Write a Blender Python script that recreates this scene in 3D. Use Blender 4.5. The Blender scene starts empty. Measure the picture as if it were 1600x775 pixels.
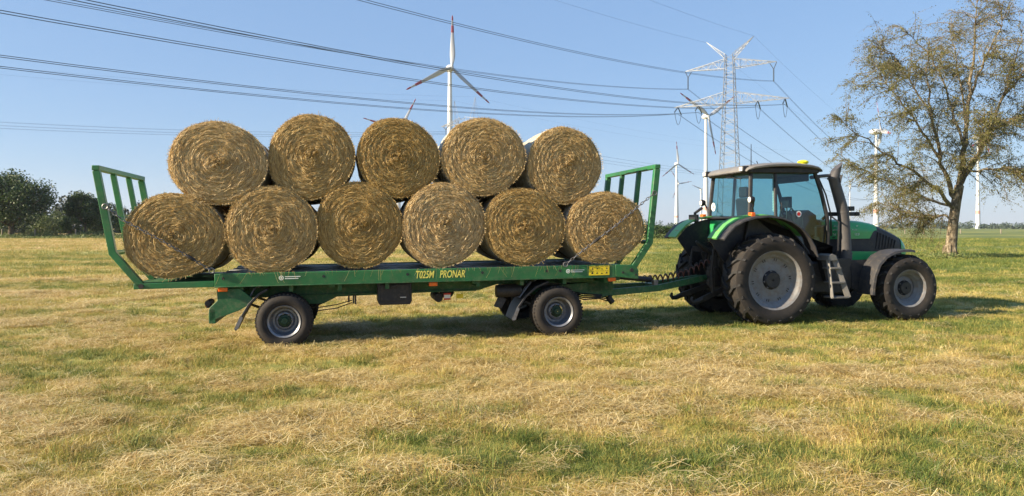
import bpy, math, random
import numpy as np
from mathutils import Vector, Matrix

# ------------------------------------------------------------------ camera, sky, sun, exposure
sc = bpy.context.scene
W_PX, H_PX, F_PX, HZ, CAM_H = 1600, 775, 1164.0, 355.0, 1.75
cam_d = bpy.data.cameras.new('camera')
cam = bpy.data.objects.new('camera', cam_d)
sc.collection.objects.link(cam)
cam.location = (0, 0, CAM_H)
cam.rotation_euler = (math.radians(90), 0, 0)
cam_d.sensor_fit = 'HORIZONTAL'
cam_d.sensor_width = 36.0
cam_d.lens = 36.0 * F_PX / W_PX
cam_d.shift_y = -(H_PX / 2 - HZ) / W_PX
cam_d.clip_start = 0.1
cam_d.clip_end = 30000
sc.camera = cam
sc.render.resolution_x, sc.render.resolution_y = 1024, 496

SUN_AZ = math.radians(20.0)      # plan direction the light travels, from +X towards +Y
SUN_EL = math.radians(25.0)
world = bpy.data.worlds.new('World')
sc.world = world
world.use_nodes = True
wn = world.node_tree
sky = wn.nodes.new('ShaderNodeTexSky')
sky.sky_type = 'NISHITA'
sky.sun_disc = False
sky.sun_elevation = SUN_EL
sky.sun_rotation = math.atan2(-math.cos(SUN_AZ), -math.sin(SUN_AZ)) % (2 * math.pi)
sky.altitude = 0
sky.air_density = 1.0
sky.dust_density = 0.15
sky.ozone_density = 3.0
bg = wn.nodes['Background']
bg.inputs['Strength'].default_value = 0.075
# clear sky seen through an even summer haze: the sky weakened and a steady pale blue added all round
thin = wn.nodes.new('ShaderNodeVectorMath')
thin.operation = 'MULTIPLY_ADD'
thin.inputs[1].default_value = (0.36, 0.34, 0.30)
thin.inputs[2].default_value = (0.92, 1.62, 2.95)
wn.links.new(sky.outputs[0], thin.inputs[0])
wn.links.new(thin.outputs[0], bg.inputs['Color'])

sun_d = bpy.data.lights.new('sun', 'SUN')
sun_d.energy = 5.0
sun_d.angle = math.radians(0.53)
sun_d.color = (1.0, 0.84, 0.60)
sun = bpy.data.objects.new('sun', sun_d)
sc.collection.objects.link(sun)
SUN_DIR = Vector((math.cos(SUN_AZ) * math.cos(SUN_EL), math.sin(SUN_AZ) * math.cos(SUN_EL), -math.sin(SUN_EL)))
sun.rotation_euler = SUN_DIR.to_track_quat('-Z', 'Y').to_euler()
sun.location = (-30, -15, 20)

sc.view_settings.view_transform = 'Standard'
sc.view_settings.look = 'None'
sc.view_settings.exposure = 1.32
sc.view_settings.gamma = 1.0
sc.cycles.use_denoising = True
sc.cycles.max_bounces = 8
sc.cycles.transparent_max_bounces = 16

# ------------------------------------------------------------------ numbers shared by the scene
rng = np.random.default_rng(7)
random.seed(7)
COL = sc.collection
TH, SLOPE = math.radians(12.5), 0.0097
CT, ST = math.cos(TH), math.sin(TH)
VX, VY = -3.331, 10.893            # near rear trailer wheel on the ground
V_ROT = Matrix.Rotation(TH, 4, 'Z') @ Matrix.Rotation(-math.atan(SLOPE), 4, 'Y')
V_MAT = Matrix.Translation((VX, VY, 0)) @ V_ROT


def at(x, y, Y):
    """world point seen at photo pixel x, y at distance Y"""
    return Vector(((x - 800) / F_PX * Y, Y, CAM_H + (HZ - y) / F_PX * Y))


_lat = rng.random((256, 256))


def vnoise(x, y, s=0):
    x = np.asarray(x, float) + s * 17.31
    y = np.asarray(y, float) + s * 9.77
    i, j = np.floor(x).astype(int), np.floor(y).astype(int)
    fx, fy = x - i, y - j
    fx, fy = fx * fx * (3 - 2 * fx), fy * fy * (3 - 2 * fy)
    a, b = _lat[i % 256, j % 256], _lat[(i + 1) % 256, j % 256]
    c, d = _lat[i % 256, (j + 1) % 256], _lat[(i + 1) % 256, (j + 1) % 256]
    return a * (1 - fx) * (1 - fy) + b * fx * (1 - fy) + c * (1 - fx) * fy + d * fx * fy


def fbm(x, y, s=0, o=4):
    v, a, t = 0, 1.0, 0
    for k in range(o):
        v = v + a * vnoise(x * 2 ** k, y * 2 ** k, s + k)
        t += a
        a *= 0.55
    return v / t


def sstep(a, b, x):
    t = np.clip((np.asarray(x, float) - a) / (b - a), 0, 1)
    return t * t * (3 - 2 * t)


def ground_z(X, Y):
    X, Y = np.asarray(X, float), np.asarray(Y, float)
    u = CT * (X - VX) + ST * (Y - VY)
    near = 1 - sstep(20, 60, Y)
    z = SLOPE * np.clip(u, -10, 16) * near
    z = z + (fbm(X / 2.3, Y / 1.7, 3, 3) - 0.5) * 0.09 * (1 - sstep(30, 80, Y))
    z = z + (fbm(X / 0.7, Y / 0.5, 5, 2) - 0.5) * 0.035 * (1 - sstep(14, 24, Y))
    return z - 0.02


def dryness(X, Y):
    X, Y = np.asarray(X, float), np.asarray(Y, float)
    warp = (fbm(X / 3, Y / 3, 21, 2) - 0.5) * 2.0
    d = 0.455 + 0.95 * (fbm((X + warp) / 0.9, (Y + 0.3 * X) / 0.55, 11, 4) - 0.5)
    d = d + 0.45 * (fbm(X / 4, Y / 1.8, 13, 2) - 0.5)
    far = sstep(15, 26, Y)
    right = sstep(-0.05, 0.30, X / (Y + 1e-3))
    d = d * (1 - 0.45 * far) + far * (0.21 + 0.60 * (fbm(X / 16, Y / 3.2, 31, 3) - 0.5) + 0.10 * np.sin(Y * 1.05 + X * 0.06))
    d = d - far * right * 0.26 - 0.10 * right * sstep(10.5, 13, Y)
    d = d + 0.05 * (1 - right) * far + 0.12 * (1 - right) * sstep(45, 90, Y)
    return np.clip(d, 0, 1)


# ------------------------------------------------------------------ materials
MATS = {}


def nodes_of(name):
    m = bpy.data.materials.new(name)
    m.use_nodes = True
    nt = m.node_tree
    return m, nt, nt.nodes['Principled BSDF']


def set_in(node, **kw):
    for k, v in kw.items():
        node.inputs[k.replace('_', ' ')].default_value = v


def ramp(nt, stops):
    r = nt.nodes.new('ShaderNodeValToRGB')
    e = r.color_ramp.elements
    while len(e) < len(stops):
        e.new(0.5)
    for el, (p, c) in zip(e, stops):
        el.position = p
        el.color = (*c, 1)
    return r


def paint(name, col, rough=0.45, metal=0.0, var=0.25, scale=6.0, bump=0.05, bscale=60.0, dirt=None, dirt_amt=0.3, coat=0.0):
    """base colour with soft blotches, fine relief and optional dust"""
    m, nt, p = nodes_of(name)
    tc = nt.nodes.new('ShaderNodeTexCoord')
    n = nt.nodes.new('ShaderNodeTexNoise')
    set_in(n, Scale=scale, Detail=6.0, Roughness=0.65)
    nt.links.new(tc.outputs['Object'], n.inputs['Vector'])
    lo = tuple(c * (1 - var) for c in col)
    hi = tuple(min(1, c * (1 + var)) for c in col)
    r = ramp(nt, [(0.3, lo), (0.7, hi)])
    nt.links.new(n.outputs['Fac'], r.inputs[0])
    out = r.outputs[0]
    if dirt:
        n2 = nt.nodes.new('ShaderNodeTexNoise')
        set_in(n2, Scale=scale * 2.7, Detail=8.0, Roughness=0.75)
        nt.links.new(tc.outputs['Object'], n2.inputs['Vector'])
        mr = nt.nodes.new('ShaderNodeMapRange')
        set_in(mr, From_Min=0.48, From_Max=0.75, To_Min=0.0, To_Max=dirt_amt * 2)
        nt.links.new(n2.outputs['Fac'], mr.inputs['Value'])
        mx = nt.nodes.new('ShaderNodeMix')
        mx.data_type = 'RGBA'
        mx.inputs[7].default_value = (*dirt, 1)
        nt.links.new(mr.outputs[0], mx.inputs[0])
        nt.links.new(out, mx.inputs[6])
        out = mx.outputs[2]
    nt.links.new(out, p.inputs['Base Color'])
    set_in(p, Roughness=rough, Metallic=metal)
    p.inputs['Coat Weight'].default_value = coat
    if bump:
        b = nt.nodes.new('ShaderNodeBump')
        set_in(b, Strength=bump, Distance=0.01)
        n3 = nt.nodes.new('ShaderNodeTexNoise')
        set_in(n3, Scale=bscale, Detail=4.0)
        nt.links.new(tc.outputs['Object'], n3.inputs['Vector'])
        nt.links.new(n3.outputs['Fac'], b.inputs['Height'])
        nt.links.new(b.outputs[0], p.inputs['Normal'])
    MATS[name] = m
    return m


DUST = (0.30, 0.24, 0.15)
paint('trailer_green', (0.016, 0.122, 0.038), 0.42, var=0.28, scale=3, dirt=(0.16, 0.15, 0.09), dirt_amt=0.2, bscale=25)
paint('hub_green', (0.010, 0.045, 0.020), 0.6, var=0.3, dirt=(0.03, 0.025, 0.018), dirt_amt=0.3)
paint('frame_green', (0.016, 0.10, 0.035), 0.55, var=0.25, dirt=DUST, dirt_amt=0.2)
paint('tractor_green', (0.026, 0.33, 0.10), 0.30, var=0.10, scale=3, dirt=DUST, dirt_amt=0.08, coat=0.3, bump=0.01)
paint('fender_green', (0.12, 0.42, 0.10), 0.40, var=0.10, scale=4, dirt=DUST, dirt_amt=0.10, bump=0.02)
paint('black_plastic', (0.012, 0.013, 0.018), 0.5, var=0.3, dirt=DUST, dirt_amt=0.06)
paint('grey_plastic', (0.028, 0.028, 0.033), 0.6, var=0.2, dirt=DUST, dirt_amt=0.12)
paint('exhaust_grey', (0.062, 0.060, 0.064), 0.55, var=0.2, scale=9, dirt=(0.16, 0.09, 0.05), dirt_amt=0.12)
paint('roof_grey', (0.17, 0.163, 0.158), 0.5, var=0.12, dirt=DUST, dirt_amt=0.15)
paint('rubber', (0.018, 0.0155, 0.015), 0.85, var=0.3, scale=6, bump=0.25, bscale=90, dirt=(0.07, 0.05, 0.034), dirt_amt=0.22)
paint('rubber_tread', (0.012, 0.012, 0.014), 0.75, var=0.3, scale=8, bump=0.25, dirt=(0.07, 0.055, 0.036), dirt_amt=0.14)
paint('rim_grey', (0.165, 0.168, 0.178), 0.5, var=0.2, scale=5, dirt=(0.13, 0.075, 0.04), dirt_amt=0.4)
paint('rim_silver', (0.22, 0.235, 0.27), 0.42, metal=0.5, var=0.25, scale=12, dirt=(0.13, 0.09, 0.06), dirt_amt=0.3)
paint('steel', (0.17, 0.17, 0.18), 0.45, metal=0.7, var=0.25, scale=15, dirt=(0.14, 0.08, 0.04), dirt_amt=0.15)
paint('deck_steel', (0.46, 0.49, 0.53), 0.4, metal=0.15, var=0.2, scale=5, dirt=DUST, dirt_amt=0.2)
paint('dark_steel', (0.025, 0.024, 0.024), 0.6, metal=0.2, var=0.4, scale=12, dirt=(0.10, 0.06, 0.035), dirt_amt=0.25)
paint('step_grey', (0.15, 0.145, 0.14), 0.55, var=0.2, dirt=DUST, dirt_amt=0.2)
paint('white_paint', (0.74, 0.74, 0.74), 0.45, var=0.05, scale=0.05, bump=0)
paint('turbine_white', (0.56, 0.575, 0.60), 0.4, var=0.04, scale=0.05, bump=0)
paint('blade_grey', (0.33, 0.35, 0.39), 0.4, var=0.05, scale=0.05, bump=0)
paint('turbine_red', (0.22, 0.018, 0.03), 0.5, var=0.1, scale=0.05, bump=0)
paint('band_pink', (0.62, 0.30, 0.24), 0.5, var=0.1, scale=0.05, bump=0)
paint('galvanised', (0.22, 0.235, 0.27), 0.5, metal=0.2, var=0.2, scale=0.2, bump=0)
paint('cable', (0.03, 0.045, 0.07), 0.55, metal=0.2, var=0.1, scale=0.1, bump=0)
paint('insulator', (0.05, 0.07, 0.10), 0.35, var=0.1, scale=0.3, bump=0)
paint('orange_lamp', (0.75, 0.13, 0.01), 0.25, var=0.1)
paint('red_lamp', (0.5, 0.02, 0.015), 0.25, var=0.1)
paint('yellow', (0.72, 0.56, 0.02), 0.4, var=0.1)
paint('beacon_yellow', (0.75, 0.72, 0.02), 0.3, var=0.06)
paint('letter_yellow', (0.72, 0.66, 0.13), 0.5, var=0.15, scale=20, bump=0)
paint('letter_white', (0.70, 0.74, 0.70), 0.5, var=0.15, scale=20, bump=0)
paint('sticker_white', (0.72, 0.72, 0.70), 0.5, var=0.05, bump=0)
paint('hose_black', (0.012, 0.012, 0.012), 0.5, var=0.2)
paint('hose_red', (0.10, 0.03, 0.02), 0.45, var=0.2)
paint('seat_cloth', (0.02, 0.022, 0.026), 0.85, var=0.3)
paint('post_wood', (0.24, 0.20, 0.155), 0.85, var=0.35, scale=5, bump=0.3)
paint('twig', (0.15, 0.11, 0.065), 0.8, var=0.3, scale=3, bump=0)
paint('bark', (0.10, 0.075, 0.05), 0.9, var=0.5, scale=5, bump=0.8, bscale=14)


def birch_bark():
    m, nt, p = nodes_of('birch_bark')
    tc = nt.nodes.new('ShaderNodeTexCoord')
    mp = nt.nodes.new('ShaderNodeMapping')
    mp.inputs['Scale'].default_value = (5, 5, 2.2)
    nt.links.new(tc.outputs['Object'], mp.inputs[0])
    n = nt.nodes.new('ShaderNodeTexNoise')
    set_in(n, Scale=1.6, Detail=7.0, Roughness=0.7)
    nt.links.new(mp.outputs[0], n.inputs['Vector'])
    r = ramp(nt, [(0.36, (0.045, 0.034, 0.022)), (0.52, (0.16, 0.125, 0.08)), (0.66, (0.36, 0.31, 0.23))])
    nt.links.new(n.outputs['Fac'], r.inputs[0])
    nt.links.new(r.outputs[0], p.inputs['Base Color'])
    p.inputs['Roughness'].default_value = 0.9
    b = nt.nodes.new('ShaderNodeBump')
    set_in(b, Strength=0.8, Distance=0.05)
    nt.links.new(n.outputs['Fac'], b.inputs['Height'])
    nt.links.new(b.outputs[0], p.inputs['Normal'])
    MATS['birch_bark'] = m


birch_bark()


def leaf_mat(name, stops, trans=0.35, pscale=0.35, pamt=0.5):
    """foliage: colour differs leaf by leaf and clump by clump, some light passes through"""
    m, nt, p = nodes_of(name)
    g = nt.nodes.new('ShaderNodeNewGeometry')
    tc = nt.nodes.new('ShaderNodeTexCoord')
    n = nt.nodes.new('ShaderNodeTexNoise')
    set_in(n, Scale=pscale, Detail=3.0)
    nt.links.new(tc.outputs['Object'], n.inputs['Vector'])
    mx = nt.nodes.new('ShaderNodeMix')
    mx.data_type = 'FLOAT'
    mx.inputs[0].default_value = pamt
    nt.links.new(g.outputs['Random Per Island'], mx.inputs[2])
    nt.links.new(n.outputs['Fac'], mx.inputs[3])
    r = ramp(nt, stops)
    nt.links.new(mx.outputs[0], r.inputs[0])
    nt.links.new(r.outputs[0], p.inputs['Base Color'])
    set_in(p, Roughness=0.55)
    t = nt.nodes.new('ShaderNodeBsdfTranslucent')
    nt.links.new(r.outputs[0], t.inputs['Color'])
    ms = nt.nodes.new('ShaderNodeMixShader')
    ms.inputs[0].default_value = trans
    nt.links.new(p.outputs[0], ms.inputs[1])
    nt.links.new(t.outputs[0], ms.inputs[2])
    nt.links.new(ms.outputs[0], nt.nodes['Material Output'].inputs['Surface'])
    MATS[name] = m
    return m


leaf_mat('birch_leaf', [(0.15, (0.080, 0.072, 0.024)), (0.5, (0.165, 0.160, 0.042)), (0.85, (0.27, 0.25, 0.075))], 0.45, 0.5, 0.4)
leaf_mat('oak_leaf', [(0.2, (0.016, 0.034, 0.014)), (0.5, (0.042, 0.078, 0.024)), (0.85, (0.10, 0.15, 0.036))], 0.25, 0.3, 0.4)
leaf_mat('bush_leaf', [(0.2, (0.045, 0.070, 0.024)), (0.5, (0.09, 0.13, 0.04)), (0.85, (0.15, 0.19, 0.05))], 0.3, 0.4, 0.4)
leaf_mat('hedge_leaf', [(0.2, (0.020, 0.045, 0.012)), (0.5, (0.05, 0.10, 0.024)), (0.85, (0.11, 0.17, 0.04))], 0.3, 0.25, 0.4)
leaf_mat('conifer_leaf', [(0.2, (0.010, 0.018, 0.014)), (0.6, (0.018, 0.032, 0.022)), (0.9, (0.03, 0.05, 0.026))], 0.15, 0.1, 0.4)
leaf_mat('hazed_leaf', [(0.2, (0.045, 0.07, 0.055)), (0.6, (0.07, 0.10, 0.07)), (0.9, (0.10, 0.13, 0.075))], 0.2, 0.02, 0.5)  # bluish distance haze mixed into these leaf colours
leaf_mat('tall_grass', [(0.2, (0.06, 0.10, 0.025)), (0.5, (0.13, 0.18, 0.05)), (0.85, (0.26, 0.27, 0.09))], 0.3, 0.3, 0.4)
leaf_mat('hay_strand', [(0.08, (0.23, 0.135, 0.05)), (0.35, (0.48, 0.32, 0.12)), (0.65, (0.69, 0.49, 0.20)), (0.95, (0.88, 0.70, 0.36))], 0.25, 4.0, 0.2)


def own_tone(nt, p, sock, extra=()):
    """bales differ a little in tone from one to the next"""
    oi = nt.nodes.new('ShaderNodeObjectInfo')
    mr = nt.nodes.new('ShaderNodeMapRange')
    set_in(mr, To_Min=0.84, To_Max=1.14)
    nt.links.new(oi.outputs['Random'], mr.inputs['Value'])
    hs = nt.nodes.new('ShaderNodeHueSaturation')
    nt.links.new(sock, hs.inputs['Color'])
    nt.links.new(mr.outputs[0], hs.inputs['Value'])
    mr2 = nt.nodes.new('ShaderNodeMapRange')
    set_in(mr2, To_Min=1.08, To_Max=0.86)
    nt.links.new(oi.outputs['Random'], mr2.inputs['Value'])
    nt.links.new(mr2.outputs[0], hs.inputs['Saturation'])
    nt.links.new(hs.outputs[0], p.inputs['Base Color'])


_hs = MATS['hay_strand'].node_tree
_hp = _hs.nodes['Principled BSDF']
own_tone(_hs, _hp, _hp.inputs['Base Color'].links[0].from_socket)


def hay_core():
    m, nt, p = nodes_of('hay_core')
    tc = nt.nodes.new('ShaderNodeTexCoord')
    n = nt.nodes.new('ShaderNodeTexNoise')
    set_in(n, Scale=26.0, Detail=8.0, Roughness=0.75)
    nt.links.new(tc.outputs['Object'], n.inputs['Vector'])
    r = ramp(nt, [(0.3, (0.07, 0.042, 0.016)), (0.5, (0.22, 0.14, 0.052)), (0.72, (0.40, 0.28, 0.11))])  # darker than the strands, so gaps between them look shaded
    nt.links.new(n.outputs['Fac'], r.inputs[0])
    nt.links.new(r.outputs[0], p.inputs['Base Color'])
    p.inputs['Roughness'].default_value = 0.9
    b = nt.nodes.new('ShaderNodeBump')
    set_in(b, Strength=1.0, Distance=0.03)
    nt.links.new(n.outputs['Fac'], b.inputs['Height'])
    nt.links.new(b.outputs[0], p.inputs['Normal'])
    MATS['hay_core'] = m
    # net wrap: pale mesh over hay, fine rings round the bale
    m, nt, p = nodes_of('net_wrap')
    tc = nt.nodes.new('ShaderNodeTexCoord')
    n = nt.nodes.new('ShaderNodeTexNoise')
    set_in(n, Scale=14.0, Detail=8.0, Roughness=0.7)
    nt.links.new(tc.outputs['Object'], n.inputs['Vector'])
    w = nt.nodes.new('ShaderNodeTexWave')
    w.bands_direction = 'Y'
    set_in(w, Scale=22.0, Distortion=2.0, Detail=3.0)
    nt.links.new(tc.outputs['Object'], w.inputs['Vector'])
    mx = nt.nodes.new('ShaderNodeMix')
    mx.data_type = 'FLOAT'
    mx.inputs[0].default_value = 0.35
    nt.links.new(n.outputs['Fac'], mx.inputs[2])
    nt.links.new(w.outputs['Fac'], mx.inputs[3])
    r = ramp(nt, [(0.25, (0.30, 0.24, 0.15)), (0.5, (0.52, 0.46, 0.36)), (0.8, (0.68, 0.64, 0.56))])
    nt.links.new(mx.outputs[0], r.inputs[0])
    nt.links.new(r.outputs[0], p.inputs['Base Color'])
    p.inputs['Roughness'].default_value = 0.6
    b = nt.nodes.new('ShaderNodeBump')
    set_in(b, Strength=0.7, Distance=0.02)
    nt.links.new(mx.outputs[0], b.inputs['Height'])
    nt.links.new(b.outputs[0], p.inputs['Normal'])
    MATS['net_wrap'] = m


hay_core()


def glass(name, tint, refl=0.12):
    m = bpy.data.materials.new(name)
    m.use_nodes = True
    nt = m.node_tree
    nt.nodes.remove(nt.nodes['Principled BSDF'])
    tr = nt.nodes.new('ShaderNodeBsdfTransparent')
    tr.inputs[0].default_value = (*tint, 1)
    gl = nt.nodes.new('ShaderNodeBsdfGlossy')
    gl.inputs['Roughness'].default_value = 0.03
    fr = nt.nodes.new('ShaderNodeLayerWeight')
    fr.inputs[0].default_value = 0.5
    pw = nt.nodes.new('ShaderNodeMath')
    pw.operation = 'POWER'
    pw.inputs[1].default_value = 4.0
    nt.links.new(fr.outputs['Facing'], pw.inputs[0])
    ad = nt.nodes.new('ShaderNodeMath')
    ad.operation = 'MULTIPLY_ADD'
    ad.inputs[1].default_value = 0.85
    ad.inputs[2].default_value = refl
    nt.links.new(pw.outputs[0], ad.inputs[0])
    mix = nt.nodes.new('ShaderNodeMixShader')
    nt.links.new(ad.outputs[0], mix.inputs[0])
    nt.links.new(tr.outputs[0], mix.inputs[1])
    nt.links.new(gl.outputs[0], mix.inputs[2])
    nt.links.new(mix.outputs[0], nt.nodes['Material Output'].inputs['Surface'])
    MATS[name] = m


glass('cab_glass', (0.46, 0.70, 0.74), 0.07)
glass('lamp_glass', (0.8, 0.8, 0.8), 0.3)


def grass_mat(name, trans=0.3):
    """blade colour from the spot's dryness and a per blade random value"""
    m, nt, p = nodes_of(name)
    g = nt.nodes.new('ShaderNodeNewGeometry')
    a = nt.nodes.new('ShaderNodeAttribute')
    a.attribute_type = 'INSTANCER'
    a.attribute_name = 'dry'
    s1 = nt.nodes.new('ShaderNodeMath')
    s1.operation = 'MULTIPLY_ADD'
    s1.inputs[1].default_value = 0.55
    s1.inputs[2].default_value = -0.275
    nt.links.new(g.outputs['Random Per Island'], s1.inputs[0])
    s2 = nt.nodes.new('ShaderNodeMath')
    nt.links.new(a.outputs['Fac'], s2.inputs[0])
    nt.links.new(s1.outputs[0], s2.inputs[1])
    r = ramp(nt, [(0.02, (0.085, 0.135, 0.022)), (0.20, (0.19, 0.225, 0.045)), (0.40, (0.40, 0.36, 0.085)),
                  (0.58, (0.51, 0.395, 0.13)), (0.72, (0.40, 0.25, 0.08)), (0.86, (0.62, 0.49, 0.21)), (1.0, (0.80, 0.68, 0.38))])
    nt.links.new(s2.outputs[0], r.inputs[0])
    nt.links.new(r.outputs[0], p.inputs['Base Color'])
    set_in(p, Roughness=0.6)
    t = nt.nodes.new('ShaderNodeBsdfTranslucent')
    nt.links.new(r.outputs[0], t.inputs['Color'])
    ms = nt.nodes.new('ShaderNodeMixShader')
    ms.inputs[0].default_value = trans
    nt.links.new(p.outputs[0], ms.inputs[1])
    nt.links.new(t.outputs[0], ms.inputs[2])
    nt.links.new(ms.outputs[0], nt.nodes['Material Output'].inputs['Surface'])
    MATS[name] = m


grass_mat('grass_blade')


def ground_mat():
    m, nt, p = nodes_of('ground')
    a = nt.nodes.new('ShaderNodeAttribute')
    a.attribute_name = 'dry'
    tc = nt.nodes.new('ShaderNodeTexCoord')
    n = nt.nodes.new('ShaderNodeTexNoise')
    set_in(n, Scale=7.0, Detail=9.0, Roughness=0.75)
    nt.links.new(tc.outputs['Object'], n.inputs['Vector'])
    mp = nt.nodes.new('ShaderNodeMapping')
    mp.inputs['Scale'].default_value = (0.12, 0.9, 1)
    nt.links.new(tc.outputs['Object'], mp.inputs[0])
    n2 = nt.nodes.new('ShaderNodeTexNoise')
    set_in(n2, Scale=1.2, Detail=6.0, Roughness=0.7)
    nt.links.new(mp.outputs[0], n2.inputs['Vector'])
    s = nt.nodes.new('ShaderNodeMath')
    s.operation = 'MULTIPLY_ADD'
    s.inputs[1].default_value = 0.55
    nt.links.new(n.outputs['Fac'], s.inputs[0])
    nt.links.new(a.outputs['Fac'], s.inputs[2])
    s2 = nt.nodes.new('ShaderNodeMath')
    s2.operation = 'MULTIPLY_ADD'
    s2.inputs[1].default_value = 0.5
    nt.links.new(n2.outputs['Fac'], s2.inputs[0])
    nt.links.new(s.outputs[0], s2.inputs[2])
    s3 = nt.nodes.new('ShaderNodeMath')
    s3.inputs[1].default_value = -0.52
    nt.links.new(s2.outputs[0], s3.inputs[0])
    r = ramp(nt, [(0.0, (0.09, 0.125, 0.022)), (0.25, (0.19, 0.205, 0.042)), (0.45, (0.33, 0.295, 0.078)),
                  (0.62, (0.40, 0.31, 0.095)), (0.8, (0.30, 0.19, 0.06)), (1.0, (0.48, 0.37, 0.16))])
    nt.links.new(s3.outputs[0], r.inputs[0])
    nt.links.new(r.outputs[0], p.inputs['Base Color'])
    p.inputs['Roughness'].default_value = 0.95
    b = nt.nodes.new('ShaderNodeBump')
    set_in(b, Strength=0.9, Distance=0.06)
    nt.links.new(n.outputs['Fac'], b.inputs['Height'])
    nt.links.new(b.outputs[0], p.inputs['Normal'])
    MATS['ground'] = m


ground_mat()

# ------------------------------------------------------------------ mesh helpers


def np_mesh(name, verts, faces):
    """verts (N,3); faces (M,k) of one size"""
    verts = np.asarray(verts, np.float32)
    faces = np.asarray(faces, np.int32)
    me = bpy.data.meshes.new(name)
    k = faces.shape[1]
    me.vertices.add(len(verts))
    me.vertices.foreach_set('co', verts.ravel())
    me.loops.add(faces.size)
    me.loops.foreach_set('vertex_index', faces.ravel())
    me.polygons.add(len(faces))
    me.polygons.foreach_set('loop_start', np.arange(0, faces.size, k, dtype=np.int32))
    me.update(calc_edges=True)
    return me


def empty(name, loc=(0, 0, 0), mat=None, label=None, cat=None, group=None):
    o = bpy.data.objects.new(name, None)
    o.empty_display_size = 0.3
    COL.objects.link(o)
    if mat is not None:
        o.matrix_world = mat
    else:
        o.location = loc
    if label:
        tag(o, label, cat, group)
    return o


def tag(o, label=None, cat=None, group=None, kind=None):
    if label:
        o['label'] = label
    if cat:
        o['category'] = cat
    if group:
        o['group'] = group
    if kind:
        o['kind'] = kind
    return o


def link_mesh(name, me, material, parent=None):
    o = bpy.data.objects.new(name, me)
    COL.objects.link(o)
    if material:
        me.materials.clear()
        me.materials.append(MATS[material])
    if parent is not None:
        o.parent = parent
    return o


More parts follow.
